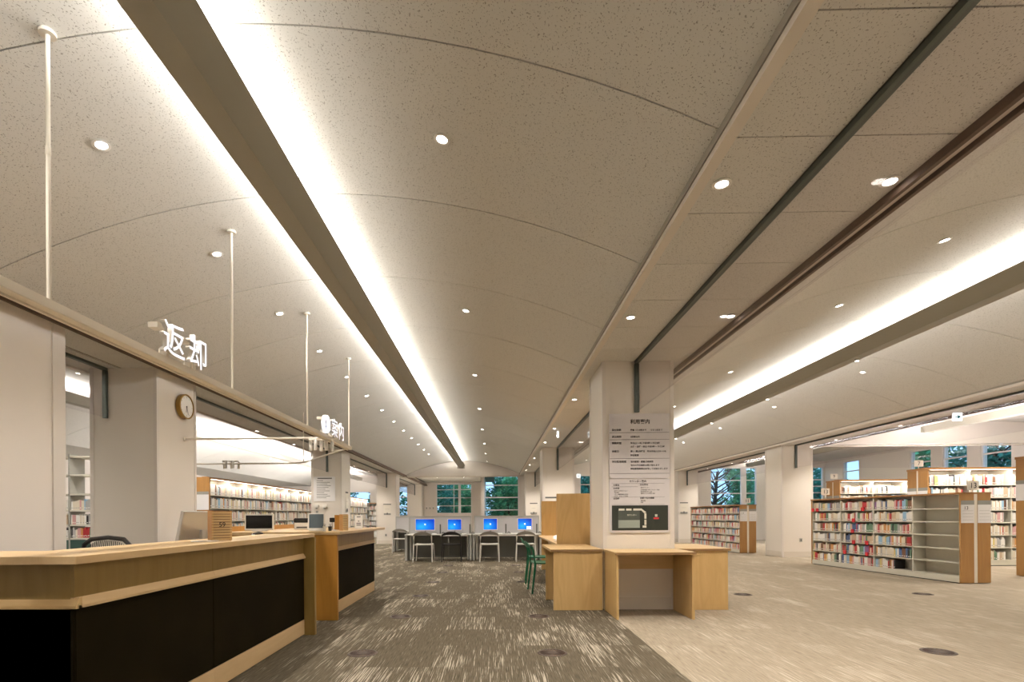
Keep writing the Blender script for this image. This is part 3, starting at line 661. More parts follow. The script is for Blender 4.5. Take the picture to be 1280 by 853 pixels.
def dir_notice(loc, rz, label, w=.22, h=.50):
    t = thing('pillar_notice', label, 'notice', loc, rz); box('sheet', 'ivory', -w/2, w/2, -.006, -.001, .06, h-.06, t)
    box('dark_header', 'line', -w/2-.02, w/2+.02, -.010, -.001, h-.06, h-.02, t); box('picture_strip', 'grey', -w/2, w/2, -.010, -.001, .0, .075, t)
    MB().box(-w*.3, w*.3, -.0075, -.006, h*.5, h*.51).obj('print_line', 'line', t); MB().tube([(0, -.012, .02), (0, -.012, .1)], .02, 10).obj('pictogram', 'line', t)
    return t
dir_notice((-4.22, 14.92, 1.30), R(90), 'narrow framed notice on the side of the poster pillar', .20, .60)
dir_notice((-4.60, 22.44, 1.24), 0, 'small notice with dark header on the third counter-side pillar', .30, .50)
dir_notice((2.02, 14.44, 1.24+.0), 0, 'small notice on the second study-side pillar', .22, .46) if False else None
dir_notice((1.68, 22.44, 1.24), 0, 'small dark headed notice on the far middle pillar', .28, .50)
dir_notice((1.62, 14.44, 1.24), 0, 'dark headed notice on the pillar behind the wooden carrel', .40, .46)
dir_notice((8.02, 22.30, 1.22), 0, 'small notice on the far pillar beside the second low bookcase', .30, .50)
for i, (x, y, z, lb) in enumerate(((-4.66, 22.44, .38, 'small grey socket low on the third counter-side pillar'), (8.28, 14.30, .46, 'grey socket box low on the pillar between the low bookcases'))):
    t = thing('wall_socket', lb, 'socket', (x, y, z)); box('plate', 'grey_mid', -.035, .035, -.02, -.001, -.05, .05, t, .004); box('outlet', 'grey_dark', -.018, .018, -.0215, -.02, -.025, .025, t)
for i, x in enumerate((-4.05, -3.85, -3.65)):
    t = thing('wall_hook', 'small fitting on the recess wall, %s of three' % ORD[i], 'fitting', (x, 31.3, 1.62)); box('plate', 'grey', -.03, .03, -.03, -.001, 0, .10, t); box('cap', 'white', -.03, .03, -.04, -.001, .10, .16, t)

# ------------------------------------------------------------------ information board
ib = thing('information_board', 'tall grey white library guide board with a dark counter map on the pillar', 'board', (1.775, 6.443, .94))
def rbox(x0, x1, y0, y1, z0, z1, r, low_only=False):
    pts = []; cs = [(x1-r, z0+r, -90), (x1-r, z1-r, 0), (x0+r, z1-r, 90), (x0+r, z0+r, 180)]
    for i, (cx, cz, a0) in enumerate(cs):
        if low_only and i in (1, 2): pts.append((x1, z1) if i == 1 else (x0, z1)); continue
        for k in range(5): a = R(a0+90*k/4); pts.append((cx+r*math.cos(a), cz+r*math.sin(a)))
    return MB().prism(pts, y0, y1, 'y')
W2 = .366
rbox(-W2, W2, -.022, -.004, .665, 1.455, .035, True).obj('upper_panel', 'board_white', ib)
rbox(-W2, W2, -.012, -.003, .0, .662, .035, True).obj('lower_panel', 'board_white', ib)
RX = (R(90), 0, 0)
def bt(body, px, z, size, y=-.0235, par=ib, al='LEFT', m='ink', off=.0004): return text('lettering', body, size, m, par, (-W2+px, y, z), RX, .0005, al, off)
bt('利用案内', .255, 1.335, .060, off=.001)
rows = [(1.245, '貸出冊数', '図書 1人10冊まで　　ＣＤ 3点まで'), (1.163, '貸出期間', '2週間以内'), (1.085, '開館時間', '平日(火〜金) 午前9時〜 午後8時'), (1.042, '', '土曜・日曜・祝日 午前9時〜 午後5時'), (.985, '休館日', '第1・第3月曜日　年末年始(12/29〜1/4)'), (.937, '', '特別整理'), (.858, '特別整理期間', '館内整理・蔵書点検期間'), (.815, '', '館内の予約資料は受け取れます'), (.772, '', '特別整理期間は休館してお知らせします')]
for z, a, b in rows:
    if a: bt(a, .03, z, .029)
    bt(b, .255, z, .0252)
for z in (1.222, 1.136, .905, .722): MB().box(-W2+.005, W2-.005, -.0232, -.022, z, z+.004).obj('rule', 'line', ib)
bt('カウンター案内', .24, .618, .030, -.0135)
for px, col in ((.045, 0), (.37, 1)):
    L1 = [(.575, '①貸出'), (.535, '②返却'), (.41, '③登録')] if not col else [(.578, '④⑤案内'), (.415, '⑥調べもの相談')]
    for z, s in L1: bt(s, px, z, .025, -.0135)
    L2 = [(.508, '返却のみの方はこちらへ'), (.486, '予約資料'), (.464, 'ＣＤ・視聴覚資料の返却'), (.442, 'ビデオ・カセットの返却')] if not col else [(.545, '総合カウンター'), (.518, '利用者登録 予約 リクエスト 相談'), (.496, '館内利用の申し込み'), (.474, '複写サービスの受付 相談'), (.385, '資料相談'), (.365, '調査')]
    for z, s in L2: bt(s, px+.01, z, .0155, -.0135, off=0)
    for z in ((.602, .562, .435, .345) if not col else (.602, .435, .345)): MB().box(-W2+px-.02, -W2+px+.30, -.0130, -.012, z, z+.0022).obj('rule', 'line', ib)
MB().box(-.338, .345, -.0145, -.012, .030, .335).obj('map_field', 'map_green', ib)
MB().box(-.262, .0, -.0155, -.0145, .06, .285).obj('map_counter_area', 'map_grey', ib)
MB().box(-.262, .0, -.0165, -.0155, .06, .155).obj('map_office', 'map_pale', ib)
for a in ((-.255, -.185), (-.165, -.10), (-.078, .02)): MB().box(a[0], a[1], -.0170, -.0155, .272, .296).obj('map_desk', 'map_cream', ib)
MB().prism([(.02, .296), (.02, .272), (.055, .238), (.08, .250)], -.0170, -.0155, 'y').obj('map_desk', 'map_cream', ib)
for a in ((.170, .238), (.095, .160)): MB().box(.056, .080, -.0170, -.0155, a[0], a[1]).obj('map_desk', 'map_cream', ib)
MB().box(.034, .080, -.0170, -.0155, .062, .088).obj('map_desk', 'map_cream', ib)
bt('カウンター', .21, .208, .024, -.0172, m='map_cream')
MB().box(.185, .215, -.0165, -.0145, .195, .225).obj('map_marker', 'map_cream', ib); MB().box(.168, .232, -.0165, -.0145, .166, .187).obj('here_marker', 'red', ib)

# ------------------------------------------------------------------ birch tables round the pillar
def table_box(name, label, x0, x1, y0, y1, legs, h=.745, modesty=None):
    t = thing(name, label, 'table', ((x0+x1)/2, (y0+y1)/2, 0)); cx, cy = t.location.x, t.location.y
    MB().box(x0-cx, x1-cx, y0-cy, y1-cy, h-.03, h).obj('tabletop', 'birch_x', t, bevel=.002)
    MB().box(x0-cx+.001, x1-cx-.001, y0-cy-.0015, y0-cy, h-.027, h-.003).obj('ply_edge', 'ply_edge', t)
    for (a, b, c, d) in legs: MB().box(a-cx, b-cx, c-cy, d-cy, 0, h-.031).obj('panel_leg', 'birch', t, bevel=.002)
    if modesty: a, b, c, d, z = modesty; MB().box(a-cx, b-cx, c-cy, d-cy, z, h-.031).obj('modesty_panel', 'birch_x', t)
    return t
table_box('display_table', 'birch table with two panel legs in front of the notice board pillar', 1.325, 2.215, 5.78, 6.42, [(1.34, 1.367, 5.80, 6.42), (2.172, 2.20, 5.80, 6.42)], modesty=(1.37, 2.17, 6.40, 6.42, .50))
table_box('side_table', 'birch side table on the carrel side of the pillar', .68, 1.31, 6.38, 7.55, [(.715, 1.31, 6.40, 6.43), (.70, 1.31, 7.21, 7.24)])
table_box('side_table', 'birch side table on the bookcase side of the pillar', 2.23, 2.86, 6.38, 7.45, [(2.23, 2.83, 6.40, 6.43), (2.23, 2.83, 7.25, 7.28)])
t = thing('table_divider', 'slim silver edge post between the two birch tables', 'post', (1.319, 6.39, 0)); MB().box(-.005, .005, -.008, .008, 0, .744).obj('post', 'chrome', t)
# wooden study carrel
ca = thing('study_carrel', 'birch study carrel with tall end panels behind the pillar', 'carrel', (1.1, 7.4, 0))
box('end_panel', 'birch', -.20, .85, .18, .21, 0, 1.475, ca, .002); box('end_panel', 'birch', -.09, .85, 3.90, 3.93, 0, 1.475, ca, .002)
MB().box(-.17, .80, .212, 3.898, .71, .735).obj('desktop', 'birch_top', ca); box('centre_screen', 'birch', .80, .83, .212, 3.898, 0, 1.47, ca); box('knee_panel', 'birch', .05, .075, .9, 3.89, 0, .708, ca)
for i in range(3):
    o = thing('loose_papers', ['top sheet of loose white paper on the carrel desk', 'white open leaflet on the carrel desk', 'curled white sheet at the back of the carrel desk'][i], 'paper', (1.14+.1*i, 8.75+.62*i, .736), R(20*i-10))
    m = MB(); n = 6
    for k in range(n):
        x0, x1 = -.15+.3*k/n, -.15+.3*(k+1)/n; z0, z1 = .002+.035*math.sin(math.pi*(k/n))*(1+.3*i), .002+.035*math.sin(math.pi*((k+1)/n))*(1+.3*i)
        m.add([(x0, -.2, z0), (x1, -.2, z1), (x1, .2, z1), (x0, .2, z0), (x0, -.2, z0+.002), (x1, -.2, z1+.002), (x1, .2, z1+.002), (x0, .2, z0+.002)], [(3, 2, 1, 0), (4, 5, 6, 7), (0, 1, 5, 4), (1, 2, 6, 5), (2, 3, 7, 6), (3, 0, 4, 7)])
    m.obj('sheet', 'paper', o)

# ------------------------------------------------------------------ stacking chairs
def chair(loc, rz, mt, label, group=None):
    t = thing('stacking_chair', label, 'chair', loc, rz, group)   # faces +Y
    for s in (-1, 1):
        MB().tube([(s*.245, -.265, 0), (s*.232, -.215, .42), (s*.228, -.235, .60), (s*.226, -.262, .70)], .013, 8, rs=[.013, .017, .016, .014]).obj('rear_leg', mt, t, smooth=True)
        MB().tube([(s*.245, .235, 0), (s*.215, .205, .43)], .013, 8, rs=[.011, .014]).obj('front_leg', mt, t, smooth=True)
    m = MB(); n = 8
    for j in range(2):
        pass
    g = [[(-.22+.44*i/n, -.22+.44*k/n, .452-.010*(1-((i-n/2)/(n/2))**2)+.006*((k-n/2)/(n/2))**2) for i in range(n+1)] for k in range(n+1)]
    vs = [p for r_ in g for p in r_]+[(p[0], p[1], p[2]-.018) for r_ in g for p in r_]; q = (n+1)**2; fs = []
    for k in range(n):
        for i in range(n): a = k*(n+1)+i; fs += [(a, a+1, a+n+2, a+n+1), (q+a, q+a+n+1, q+a+n+2, q+a+1)]
    for i in range(n):
        a = i; fs.append((a, q+a, q+a+1, a+1)); a = n*(n+1)+i; fs.append((a, a+1, q+a+1, q+a)); a = i*(n+1); fs.append((a, a+n+1, q+a+n+1, q+a)); a = i*(n+1)+n; fs.append((a, q+a, q+a+n+1, a+n+1))
    m.add(vs, fs); m.obj('seat', mt, t, smooth=True)
    # arched, curved back panel
    m = MB(); n = 16; rows = []
    for i in range(n+1):
        u = -1+2*i/n; x = .232*u; y = -.262-.055*(1-u*u); zt = .70+.075*(1-abs(u)**2.2); zb = .665+.028*(1-u*u)
        rows.append(((x, y-.0, zb), (x, y-.018, zt), (x, y-.030, zt), (x, y-.012, zb)))
    vs = [p for r_ in rows for p in r_]; fs = [(4*i+k, 4*i+(k+1) % 4, 4*i+4+(k+1) % 4, 4*i+4+k) for i in range(n) for k in range(4)]+[(3, 2, 1, 0), (4*n, 4*n+1, 4*n+2, 4*n+3)]
    m.add(vs, fs); m.obj('backrest', 'chair_back_grey' if mt == 'chair_grey' else mt, t, smooth=True)
    MB().tube([(-.226, -.21, .435), (.226, -.21, .435)], .011, 8).obj('stretcher', mt, t, smooth=True)
    return t
chair((-1.82, 13.50, 0), R(-1), 'chair_grey', 'pale grey stacking chair at the first computer, beside the black chair')
chair((-1.10, 13.50, 0), R(1), 'chair_black', 'black stacking chair at the second computer desk place')
chair((-.13, 13.50, 0), 0, 'chair_grey', 'pale grey stacking chair at the third computer, between black chair and last place')
chair((.79, 13.50, 0), 0, 'chair_grey', 'pale grey stacking chair at the fourth computer beside the wooden carrel')
chair((-3.05, 17.0, 0), R(3), 'chair_grey', 'pale grey stacking chair at the rear desk behind the computer row')
chair((.80, 8.02, 0), R(-86), 'chair_green', 'green stacking chair tucked under the nearer carrel place')
chair((.80, 9.15, 0), R(-92), 'chair_green', 'green stacking chair behind the other at the carrel')

# ------------------------------------------------------------------ computer desks
def pc_desk(x0, x1, y, label, depth=.72, part=True):
    t = thing('computer_desk', label, 'desk', ((x0+x1)/2, y, 0)); w = (x1-x0)/2
    MB().box(-w, w, 0, depth, .665, .69).obj('desktop', 'desk_white', t, bevel=.003)
    for s in (-1, 1): MB().box(*(sorted((s*w, s*(w-.06)))), .04, depth-.02, 0, .664).obj('panel_leg', 'grey_mid', t, bevel=.004); MB().box(*(sorted((s*(w-.09), s*(w-.13)))), .25, depth-.02, 0, .664).obj('inner_post', 'desk_white', t)
    n = 3
    for i in range(n): MB().box(-w+.14+i*(2*w-.28)/n, -w+.14+(i+1)*(2*w-.28)/n-.006, .42, .44, .07, .62).obj('modesty_panel', 'modesty', t)
    MB().box(-w+.14, w-.14, .38, .43, .06, .09).obj('cable_rail', 'grey_dark', t)
    if part:
        yb = depth-.36
        MB().box(-w+.05, w-.05, yb, yb+.03, .70, 1.13).obj('screen_panel', 'partition', t); MB().box(-w+.03, w-.03, yb-.01, yb+.04, 1.13, 1.17).obj('top_rail', 'grey_mid', t)
        for s in (-1, 1): MB().box(*(sorted((s*(w-.03), s*(w-.055)))), yb-.01, yb+.04, .69, 1.13).obj('side_rail', 'grey_mid', t)
    return t
pc_desk(-2.36, -.60, 13.70, 'white computer desk with grey screen, nearer the counter', .9)
pc_desk(-.58, 1.24, 13.70, 'white computer desk with grey screen, beside the carrel', .9)
pc_desk(-3.40, -1.7, 17.3, 'rear white desk behind the computer row', .9)
mons = [(-1.855, .53, .32, 'widescreen blue monitor at the first computer place'), (-1.065, .385, .31, 'square blue monitor behind the black chair'), (-.11, .385, .32, 'square blue monitor at the third computer place'), (.81, .395, .32, 'blue monitor at the fourth place with a pale window open')]
for i, (x, w, h, lb) in enumerate(mons):
    mo = monitor((x, 14.0, .6915), 0, lb, w, h, 'desktop_screen', 'white', 'grey', 0, .1, logo=True, gap=.09)
    if i == 3: MB().box(.05, .165, -.0225, -.0215, .115, .19).obj('open_window', 'screen_logo', mo)
    k = thing('keyboard', 'pale keyboard in front of the %s monitor' % ORD[i], 'keyboard', (x, 13.82, .6915)); box('body', 'grey_mid', -.2, .2, -.06, .06, 0, .018, k, .003); box('keys', 'grey', -.19, .19, -.05, .05, .0185, .024, k)
    s = thing('headset_stand', 'small dark stand with a headset beside the %s monitor' % ORD[i], 'stand', (x+(.42 if i != 3 else .32), 13.95, .6915)); box('foot', 'grey', -.10, .12, -.05, .05, 0, .012, s); MB().box(-.025, .01, -.015, .015, .012, .26).obj('upright', 'grey_dark', s); MB().tube([(.03, 0, .02), (.07, 0, .045), (.11, 0, .02)], .012, 6).obj('headset', 'black', s)

# ------------------------------------------------------------------ floor diffusers
def diffuser(x, y, label):
    t = thing('floor_diffuser', label, 'floor vent', (x, y, 0)); m = MB(); n = 24
    m.lathe([(.125, 0), (.122, .004), (.106, .004), (.104, .0)], 28); m.obj('ring', 'copper', t, smooth=True)
    MB().lathe([(.104, .0005), (.0, .0006)], 24).obj('well', 'darkslot', t)
    m = MB()
    for k in range(22):
        a = 2*math.pi*k/22; T = Matrix.Rotation(a, 4, 'Z'); m.cbox((.072, 0, .002), (.060, .010, .003), T)
    m.lathe([(.042, .001), (.042, .004), (.0, .004)], 16); m.obj('vane', 'copper', t)
dn = [(-1.12, 4.41), (.48, 4.41), (-1.09, 6.03), (.50, 6.02), (3.69, 4.42), (6.13, 7.6), (3.58, 7.62), (-1.08, 7.62), (.50, 9.2), (-1.08, 9.2), (-1.08, 10.8), (.5, 10.8), (-1.08, 12.3), (.5, 12.3)]
dl = ['nearest on the dark carpet beside the counter', 'nearest on the dark carpet toward the pillar', 'second row beside the counter', 'beside the first birch side table', 'nearest on the beige carpet', 'in front of the low bookcase', 'on the beige carpet past the side table', 'third row beside the counter', 'beside the green chairs', 'fourth row beside the counter', 'fifth row, counter side', 'fifth row, carrel side', 'just before the grey chairs, counter side', 'just before the grey chairs, carrel side']
for (x, y), l in zip(dn, dl): diffuser(x, y, 'round brown floor air vent, '+l)

# ------------------------------------------------------------------ books
BC = {'cream': (.72, .66, .54), 'white': (.80, .79, .76), 'grey': (.42, .42, .42), 'beige': (.60, .47, .33), 'red': (.46, .04, .045), 'pink': (.62, .36, .36), 'orange': (.62, .31, .11), 'yellow': (.68, .56, .20), 'green': (.13, .24, .16), 'blue': (.08, .14, .30), 'sky blue': (.30, .50, .68), 'black': (.03, .03, .035), 'brown': (.20, .10, .06), 'purple': (.25, .12, .28)}
for k, c in BC.items(): mat('book_'+k, c, .5)
def book_mesh(k):
    m = MB(); t = .07        # unit: x thickness, y depth, z height; spine at y=0 (facing -y)
    m.k = 0; m.box(0, t, 0, 1, 0, 1); m.box(1-t, 1, 0, 1, 0, 1); m.box(t, 1-t, 0, .03, 0, 1)
    m.k = 1; m.box(t, 1-t, .03, .97, .02, .97)
    m.k = 2; m.box(.22, .78, -.004, 0, .14, .24)
    return m.mesh('book', ['book_'+k, 'pages', 'book_white' if k not in ('white', 'cream') else 'book_grey'])
BM = {k: book_mesh(k) for k in BC}
W_COL = ['cream']*9+['white']*10+['grey']*4+['beige']*4+['red']*4+['pink']*3+['orange']*3+['yellow']*2+['green']*2+['blue']*3+['sky blue']*2+['black']*2+['brown']*2+['purple']
W_PALE = ['cream']*8+['white']*14+['grey']*4+['beige']*3+['red']+['pink']*2+['orange']+['yellow']+['green']+['sky blue']*2+['black']*2+['brown']*2
def gen_books(x0, x1, hmax, cols, tmin=.016, tmax=.042, hmin=.66):
    out = []; x = x0; run = None
    while True:
        if run is None or random.random() < .72: run = random.choice(cols)
        th = random.uniform(tmin, tmax); 
        if x+th > x1: break
        out.append((x, th, random.uniform(hmin, .92)*hmax, random.uniform(.70, .88), run)); x += th+.0008
    return out
MATIX = list(BC)
def stuff_books(name, parent, rows_, depth, label=None, flip=False):
    """many books of one case joined: each keeps its own block and colour"""
    m = MB()
    for z, bl in rows_:
        for x, th, h, dd, c in bl:
            m.k = MATIX.index(c); d = depth*dd*.8
            m.box(x, x+th, 0.02, .02+d, z+.001, z+h)
            if th > .02:
                m.k = MATIX.index('white' if c not in ('white', 'cream') else 'grey'); m.box(x+th*.2, x+th*.8, .019, .02, z+h*.15, z+h*.25)
    o = m.obj(name, ['book_'+k for k in MATIX], parent); o['kind'] = 'stuff'; return o

# ------------------------------------------------------------------ low bookcases
def number_sign(par, x, y, z, s, wd=.20, hh=.15, pole=.28, rz=0):
    MB().tube([(x, y, z-pole), (x, y, z)], .009, 8).obj('sign_pole', 'ivory', par)
    MB().box(x-wd/2, x+wd/2, y-.012, y+.002, z, z+hh).obj('number_plate', 'ivory', par, bevel=.003)
    text('number', s, hh*.85, 'ink', par, (x, y-.0135, z+hh*.2), (R(90), 0, 0), .0005, 'CENTER')
def end_dress(t, x0, x1, y, h, num, band=(.70, .90)):
    """end panel pair (facing -y) with centre strip, grey band and label sheets"""
    xm = (x0+x1)/2; g = .028
    for a, b in ((x0, xm-g), (xm+g, x1)):
        MB().box(a, b, y-.03, y, 0.01, h).obj('end_panel', 'oak', t, bevel=.002)
        MB().box(a+.004, b, y-.034, y-.03, h*.91-.07, h*.91).obj('grey_band', 'grey', t)
        MB().box(a+.004, b-.002, y-.035, y-.03, h*.91-.07-.30, h*.91-.07).obj('label_sheet', 'paper', t)
        for k in range(4): MB().box(a+.03, b-.02, y-.0355, y-.035, h*.91-.17-.05*k, h*.91-.167-.05*k).obj('label_rule', 'grey', t)
    MB().box(xm-g, xm+g, y-.028, y, .01, h-.0).obj('centre_strip', 'ivory', t)
    text('number', num, .08, 'ink', t, (x0+.05, y-.0358, h*.91-.15), (R(90), 0, 0), .0004)
def low_case(loc, rz, L_, h, wd, num, label, bays, full_from, seed):
    t = thing('low_bookcase', label, 'bookcase', loc, rz)     # long side (facing -x local) runs along +y
    nsh = 6; z0 = .115; pz = (h-.03-z0)/nsh
    MB().box(0, wd, 0.0, L_, .015, .095).obj('plinth', 'steel_shelf', t); MB().box(.02, wd-.02, .02, L_-.02, 0, .015).obj('kick', 'black', t)
    MB().box(-.015, wd+.015, -.03, L_+.03, h-.028, h).obj('top_board', 'oak_top', t)
    MB().box(wd/2-.006, wd/2+.006, 0, L_, .1, h-.03).obj('back_plate', 'steel_shelf', t)
    MB().box(0, wd, L_, L_+.03, .01, h-.029).obj('far_end', 'oak', t)
    for i in range(bays+1):
        y = L_*i/bays; MB().box(.01, wd-.01, max(0, y-.012), min(L_, y+.012), .1, h-.03).obj('upright', 'steel_shelf', t)
    for k in range(nsh):
        for i in range(bays):
            z = z0+k*pz; MB().box(.004, wd-.004, L_*i/bays+.013, L_*(i+1)/bays-.013, z-.018, z).obj('shelf', 'steel_shelf', t)
    end_dress(t, 0, wd, 0, h-.0, num)
    number_sign(t, wd/2, .02, h+.04, num, pole=.06)
    return t, z0, pz
h13 = 1.50; L13 = 3.58; rz13 = math.atan2(-(7.379-7.627), 12.284-8.693)
lc, z0, pz = low_case((7.627, 8.72, 0), rz13, L13, h13, .52, '13', 'low steel and oak bookcase thirteen with its nearest bay empty', 4, 1, 5)
number_sign(lc, .25, L13-.1, h13+.10, '13', pole=.10)
lc['label'] = 'long low steel and oak bookcase numbered thirteen with empty nearer shelves'
# books of case 13: local x runs along +y of the case; spines face -x
random.seed(5)
allb = []
rown = ['bottom', 'second lowest', 'third lowest', 'third highest', 'second highest', 'top']
Rz = Matrix.Rotation(rz13, 4, 'Z'); TM = Matrix.Translation((7.627, 8.72, 0)) @ Rz
for k in range(6):
    a0 = 1.28 if k == 0 else (.93 if k in (1, 2, 3) else .90)
    for i in range(4):
        y0 = max(a0, L13*i/4+.016); y1 = L13*(i+1)/4-.02
        if y1-y0 < .05: continue
        for bk in gen_books(y0, y1-random.choice((0, .03)), pz-.03, W_COL, .022, .046, .70): allb.append((k, bk))
allb.sort(key=lambda q: q[1][0])
near, rest = allb[:298], allb[298:]
for k, (x, th, hh, dd, c) in near:
    o = bpy.data.objects.new('book', BM[c]); C.objects.link(o)
    # local book frame: thickness -> case +y, depth -> case +x, spine faces case -x
    B = TM @ Matrix.Translation((.012, x+th, z0+k*pz+.001)) @ Matrix.Rotation(R(-90), 4, 'Z')
    o.matrix_world = B @ Matrix.Diagonal((th, .235*dd, hh, 1))
    bay = ['nearest', 'second', 'third', 'far'][min(3, int(x/(L13/4)))]; size = ('thick ' if th > .034 else 'thin ')+('tall ' if hh > .84*(pz-.03) else 'short ')
    tag(o, '%s%s book, %s shelf, %s bay of low bookcase thirteen' % (size, c, rown[k], bay), 'book', '%s books on the %s shelf of the low bookcase' % (c, rown[k]))
h_ = bpy.data.objects.new('book_rows', None)
def stuff_case(rows_, T, depth, label):
    o = stuff_books('shelved_books', None, rows_, depth); o.matrix_world = T; o['label'] = label; o['category'] = 'books'; return o
rr = {}
for k, bk in rest: rr.setdefault(k, []).append(bk)
# stuff rows use x along the shelf with spines facing -y: turn so that +x -> case +y, -y -> case -x needs a mirror-free turn
stuff_case([(z0+k*pz, [(-(b[0]+b[1]), b[1], b[2], b[3], b[4]) for b in v]) for k, v in rr.items()], TM @ Matrix.Translation((-.005, 0, 0)) @ Matrix.Rotation(R(-90), 4, 'Z'), .28, 'closely packed books in the far bay of the low bookcase thirteen')
for k, y in ((5, 2.0), (5, 3.35), (5, 3.5), (4, 2.25), (3, 2.28), (2, 1.9), (2, 2.25), (1, 1.9), (1, 2.5)):
    MB().box(-.022, -.004, y, y+.07, z0+k*pz-.03, z0+k*pz+.045).obj('red_tag', 'red', lc)
# second low case
lc2, z02, pz2 = low_case((7.36, 15.86, 0), R(1), 3.7, 1.46, .49, '11', 'low oak bookcase eleven full of books near the end windows', 4, 0, 6)
random.seed(8)
rows_ = []
for k in range(6):
    bl = []
    for i in range(4): bl += gen_books(3.7*i/4+.016, 3.7*(i+1)/4-.02, pz2-.03, W_COL+['red']*5, .02, .045)
    rows_.append((z02+k*pz2, [(-(b[0]+b[1]), *b[1:]) for b in bl]))
stuff_case(rows_, Matrix.Translation((7.355, 15.86, 0)) @ Matrix.Rotation(R(1), 4, 'Z') @ Matrix.Rotation(R(-90), 4, 'Z'), .28, 'packed colourful books filling the low bookcase eleven')

# ------------------------------------------------------------------ tall lit bookcases; local x along the case, front faces -y
def tall_case(loc, rz, L_, h, d, bays, label, blabel, cols, nsh=6, lit=True, end='left', seed=1, watts=9, up=28, tl=0):
    random.seed(seed)
    t = thing('tall_bookcase', label, 'bookcase', loc, rz)
    MB().box(0, L_, .02, d, .015, .11).obj('plinth', 'steel_shelf', t); MB().box(.01, L_-.01, .03, d-.01, 0, .015).obj('kick', 'black', t)
    MB().box(-.04, L_+.04, -.04, d+.01, h-.045, h).obj('canopy', 'oak_top', t)
    MB().box(0, L_, d-.02, d-.005, .1, h-.05).obj('back_plate', 'steel_shelf', t)
    z0 = .13; pz = (h-.10-z0)/nsh
    for i in range(bays+1): x = L_*i/bays; MB().box(max(0, x-.012), min(L_, x+.012), .02, d-.02, .1, h-.05).obj('upright', 'steel_shelf', t)
    for k in range(nsh):
        MB().box(.012, L_-.012, .015, d-.02, z0+k*pz-.022, z0+k*pz).obj('shelf', 'steel_shelf', t)
    if lit:
        MB().box(.03, L_-.03, -.025, .0, h-.052, h-.046).obj('light_strip', 'shelf_glow', t)
        l = bpy.data.lights.new('shelf_light', 'AREA'); l.shape = 'RECTANGLE'; l.size = L_-.1; l.size_y = .03; l.energy = watts*L_; l.color = (1, .90, .78)
        lo = bpy.data.objects.new('shelf_light', l); C.objects.link(lo); lo.parent = t; lo.location = (L_/2, -.02, h-.056); lo.rotation_euler = (R(12), 0, 0)
    if lit:
        MB().box(.05, L_-.05, d*.3, d*.66, h, h+.02).obj('added_fill_base', 'oak_top', t)  # made-up base slab under the added ceiling fill
        l = bpy.data.lights.new('added_ceiling_fill', 'AREA'); l.shape = 'RECTANGLE'; l.size = L_-1.2; l.size_y = .08; l.energy = up*L_; l.color = (1, .955, .935)  # added fill hidden above the canopy, only to brighten the vault
        lo = bpy.data.objects.new('added_ceiling_fill', l); C.objects.link(lo); lo.parent = t; lo.location = (L_/2+.2, d*.48, h+.04+(.03 if tl else 0)); lo.rotation_euler = (R(180-tl), 0, 0)
    rows_ = []
    for k in range(nsh):
        bl = []
        for i in range(bays):
            a, b = L_*i/bays+.016, L_*(i+1)/bays-.016
            bl += gen_books(a, b-random.choice((0, 0, .05, .12)), (pz-.03), cols, .015, .040)
        rows_.append((z0+k*pz, bl))
    T = Matrix.Translation(loc) @ Matrix.Rotation(rz, 4, 'Z')
    stuff_case(rows_, T, .24, blabel)
    return t
def side_end(t, xs, d, h, num):
    """end panel pair on the -x end, facing -x"""
    e = bpy.data.objects.new('end_panel_set', None)
    bpy.data.objects.remove(e)
    ym = d/2; g = .022
    for a, b in ((0, ym-g), (ym+g, d)):
        MB().box(-.03, -.001, a, b, .01, h-.046).obj('end_panel', 'oak', t)
        MB().box(-.034, -.03, a, b, h-.50, h-.43).obj('grey_band', 'grey', t); MB().box(-.034, -.03, a+.003, b-.003, h-.80, h-.50).obj('label_sheet', 'paper', t)
    MB().box(-.028, -.001, ym-g, ym+g, .01, h-.046).obj('centre_strip', 'ivory', t)
    if num:
        MB().tube([(.0, ym, h), (.0, ym, h+.07)], .009, 8).obj('sign_pole', 'ivory', t); MB().box(-.1, .1, ym-.012, ym+.002, h+.05, h+.19).obj('number_plate', 'ivory', t)
        text('number', num, .12, 'ink', t, (0, ym-.0135, h+.08), (R(90), 0, 0), .0005, 'CENTER')
tc = tall_case((9.52, 11.62, 0), 0, 3.6, 2.16, .56, 4, 'tall lit oak bookcase with number seven sign in the far wing', 'packed books glowing under the light strip of the tall case seven', W_PALE+['pink', 'yellow', 'orange'], 7, seed=3)
side_end(tc, 0, .56, 2.16, '7')
tc = tall_case((9.55, 14.6, 0), 0, 3.6, 2.10, .56, 4, 'tall lit bookcase farthest back in the far wing', 'packed books in the lit bookcase farthest back in the far wing', W_PALE, 7, seed=4)
side_end(tc, 0, .56, 2.10, '9')
tc = tall_case((9.62, 9.22, 0), 0, 3.6, 2.18, .56, 4, 'tall oak bookcase cut by the frame edge beside the low bookcase', 'books in the tall bookcase at the frame edge', W_COL, 7, seed=9)
side_end(tc, 0, .56, 2.18, '8')
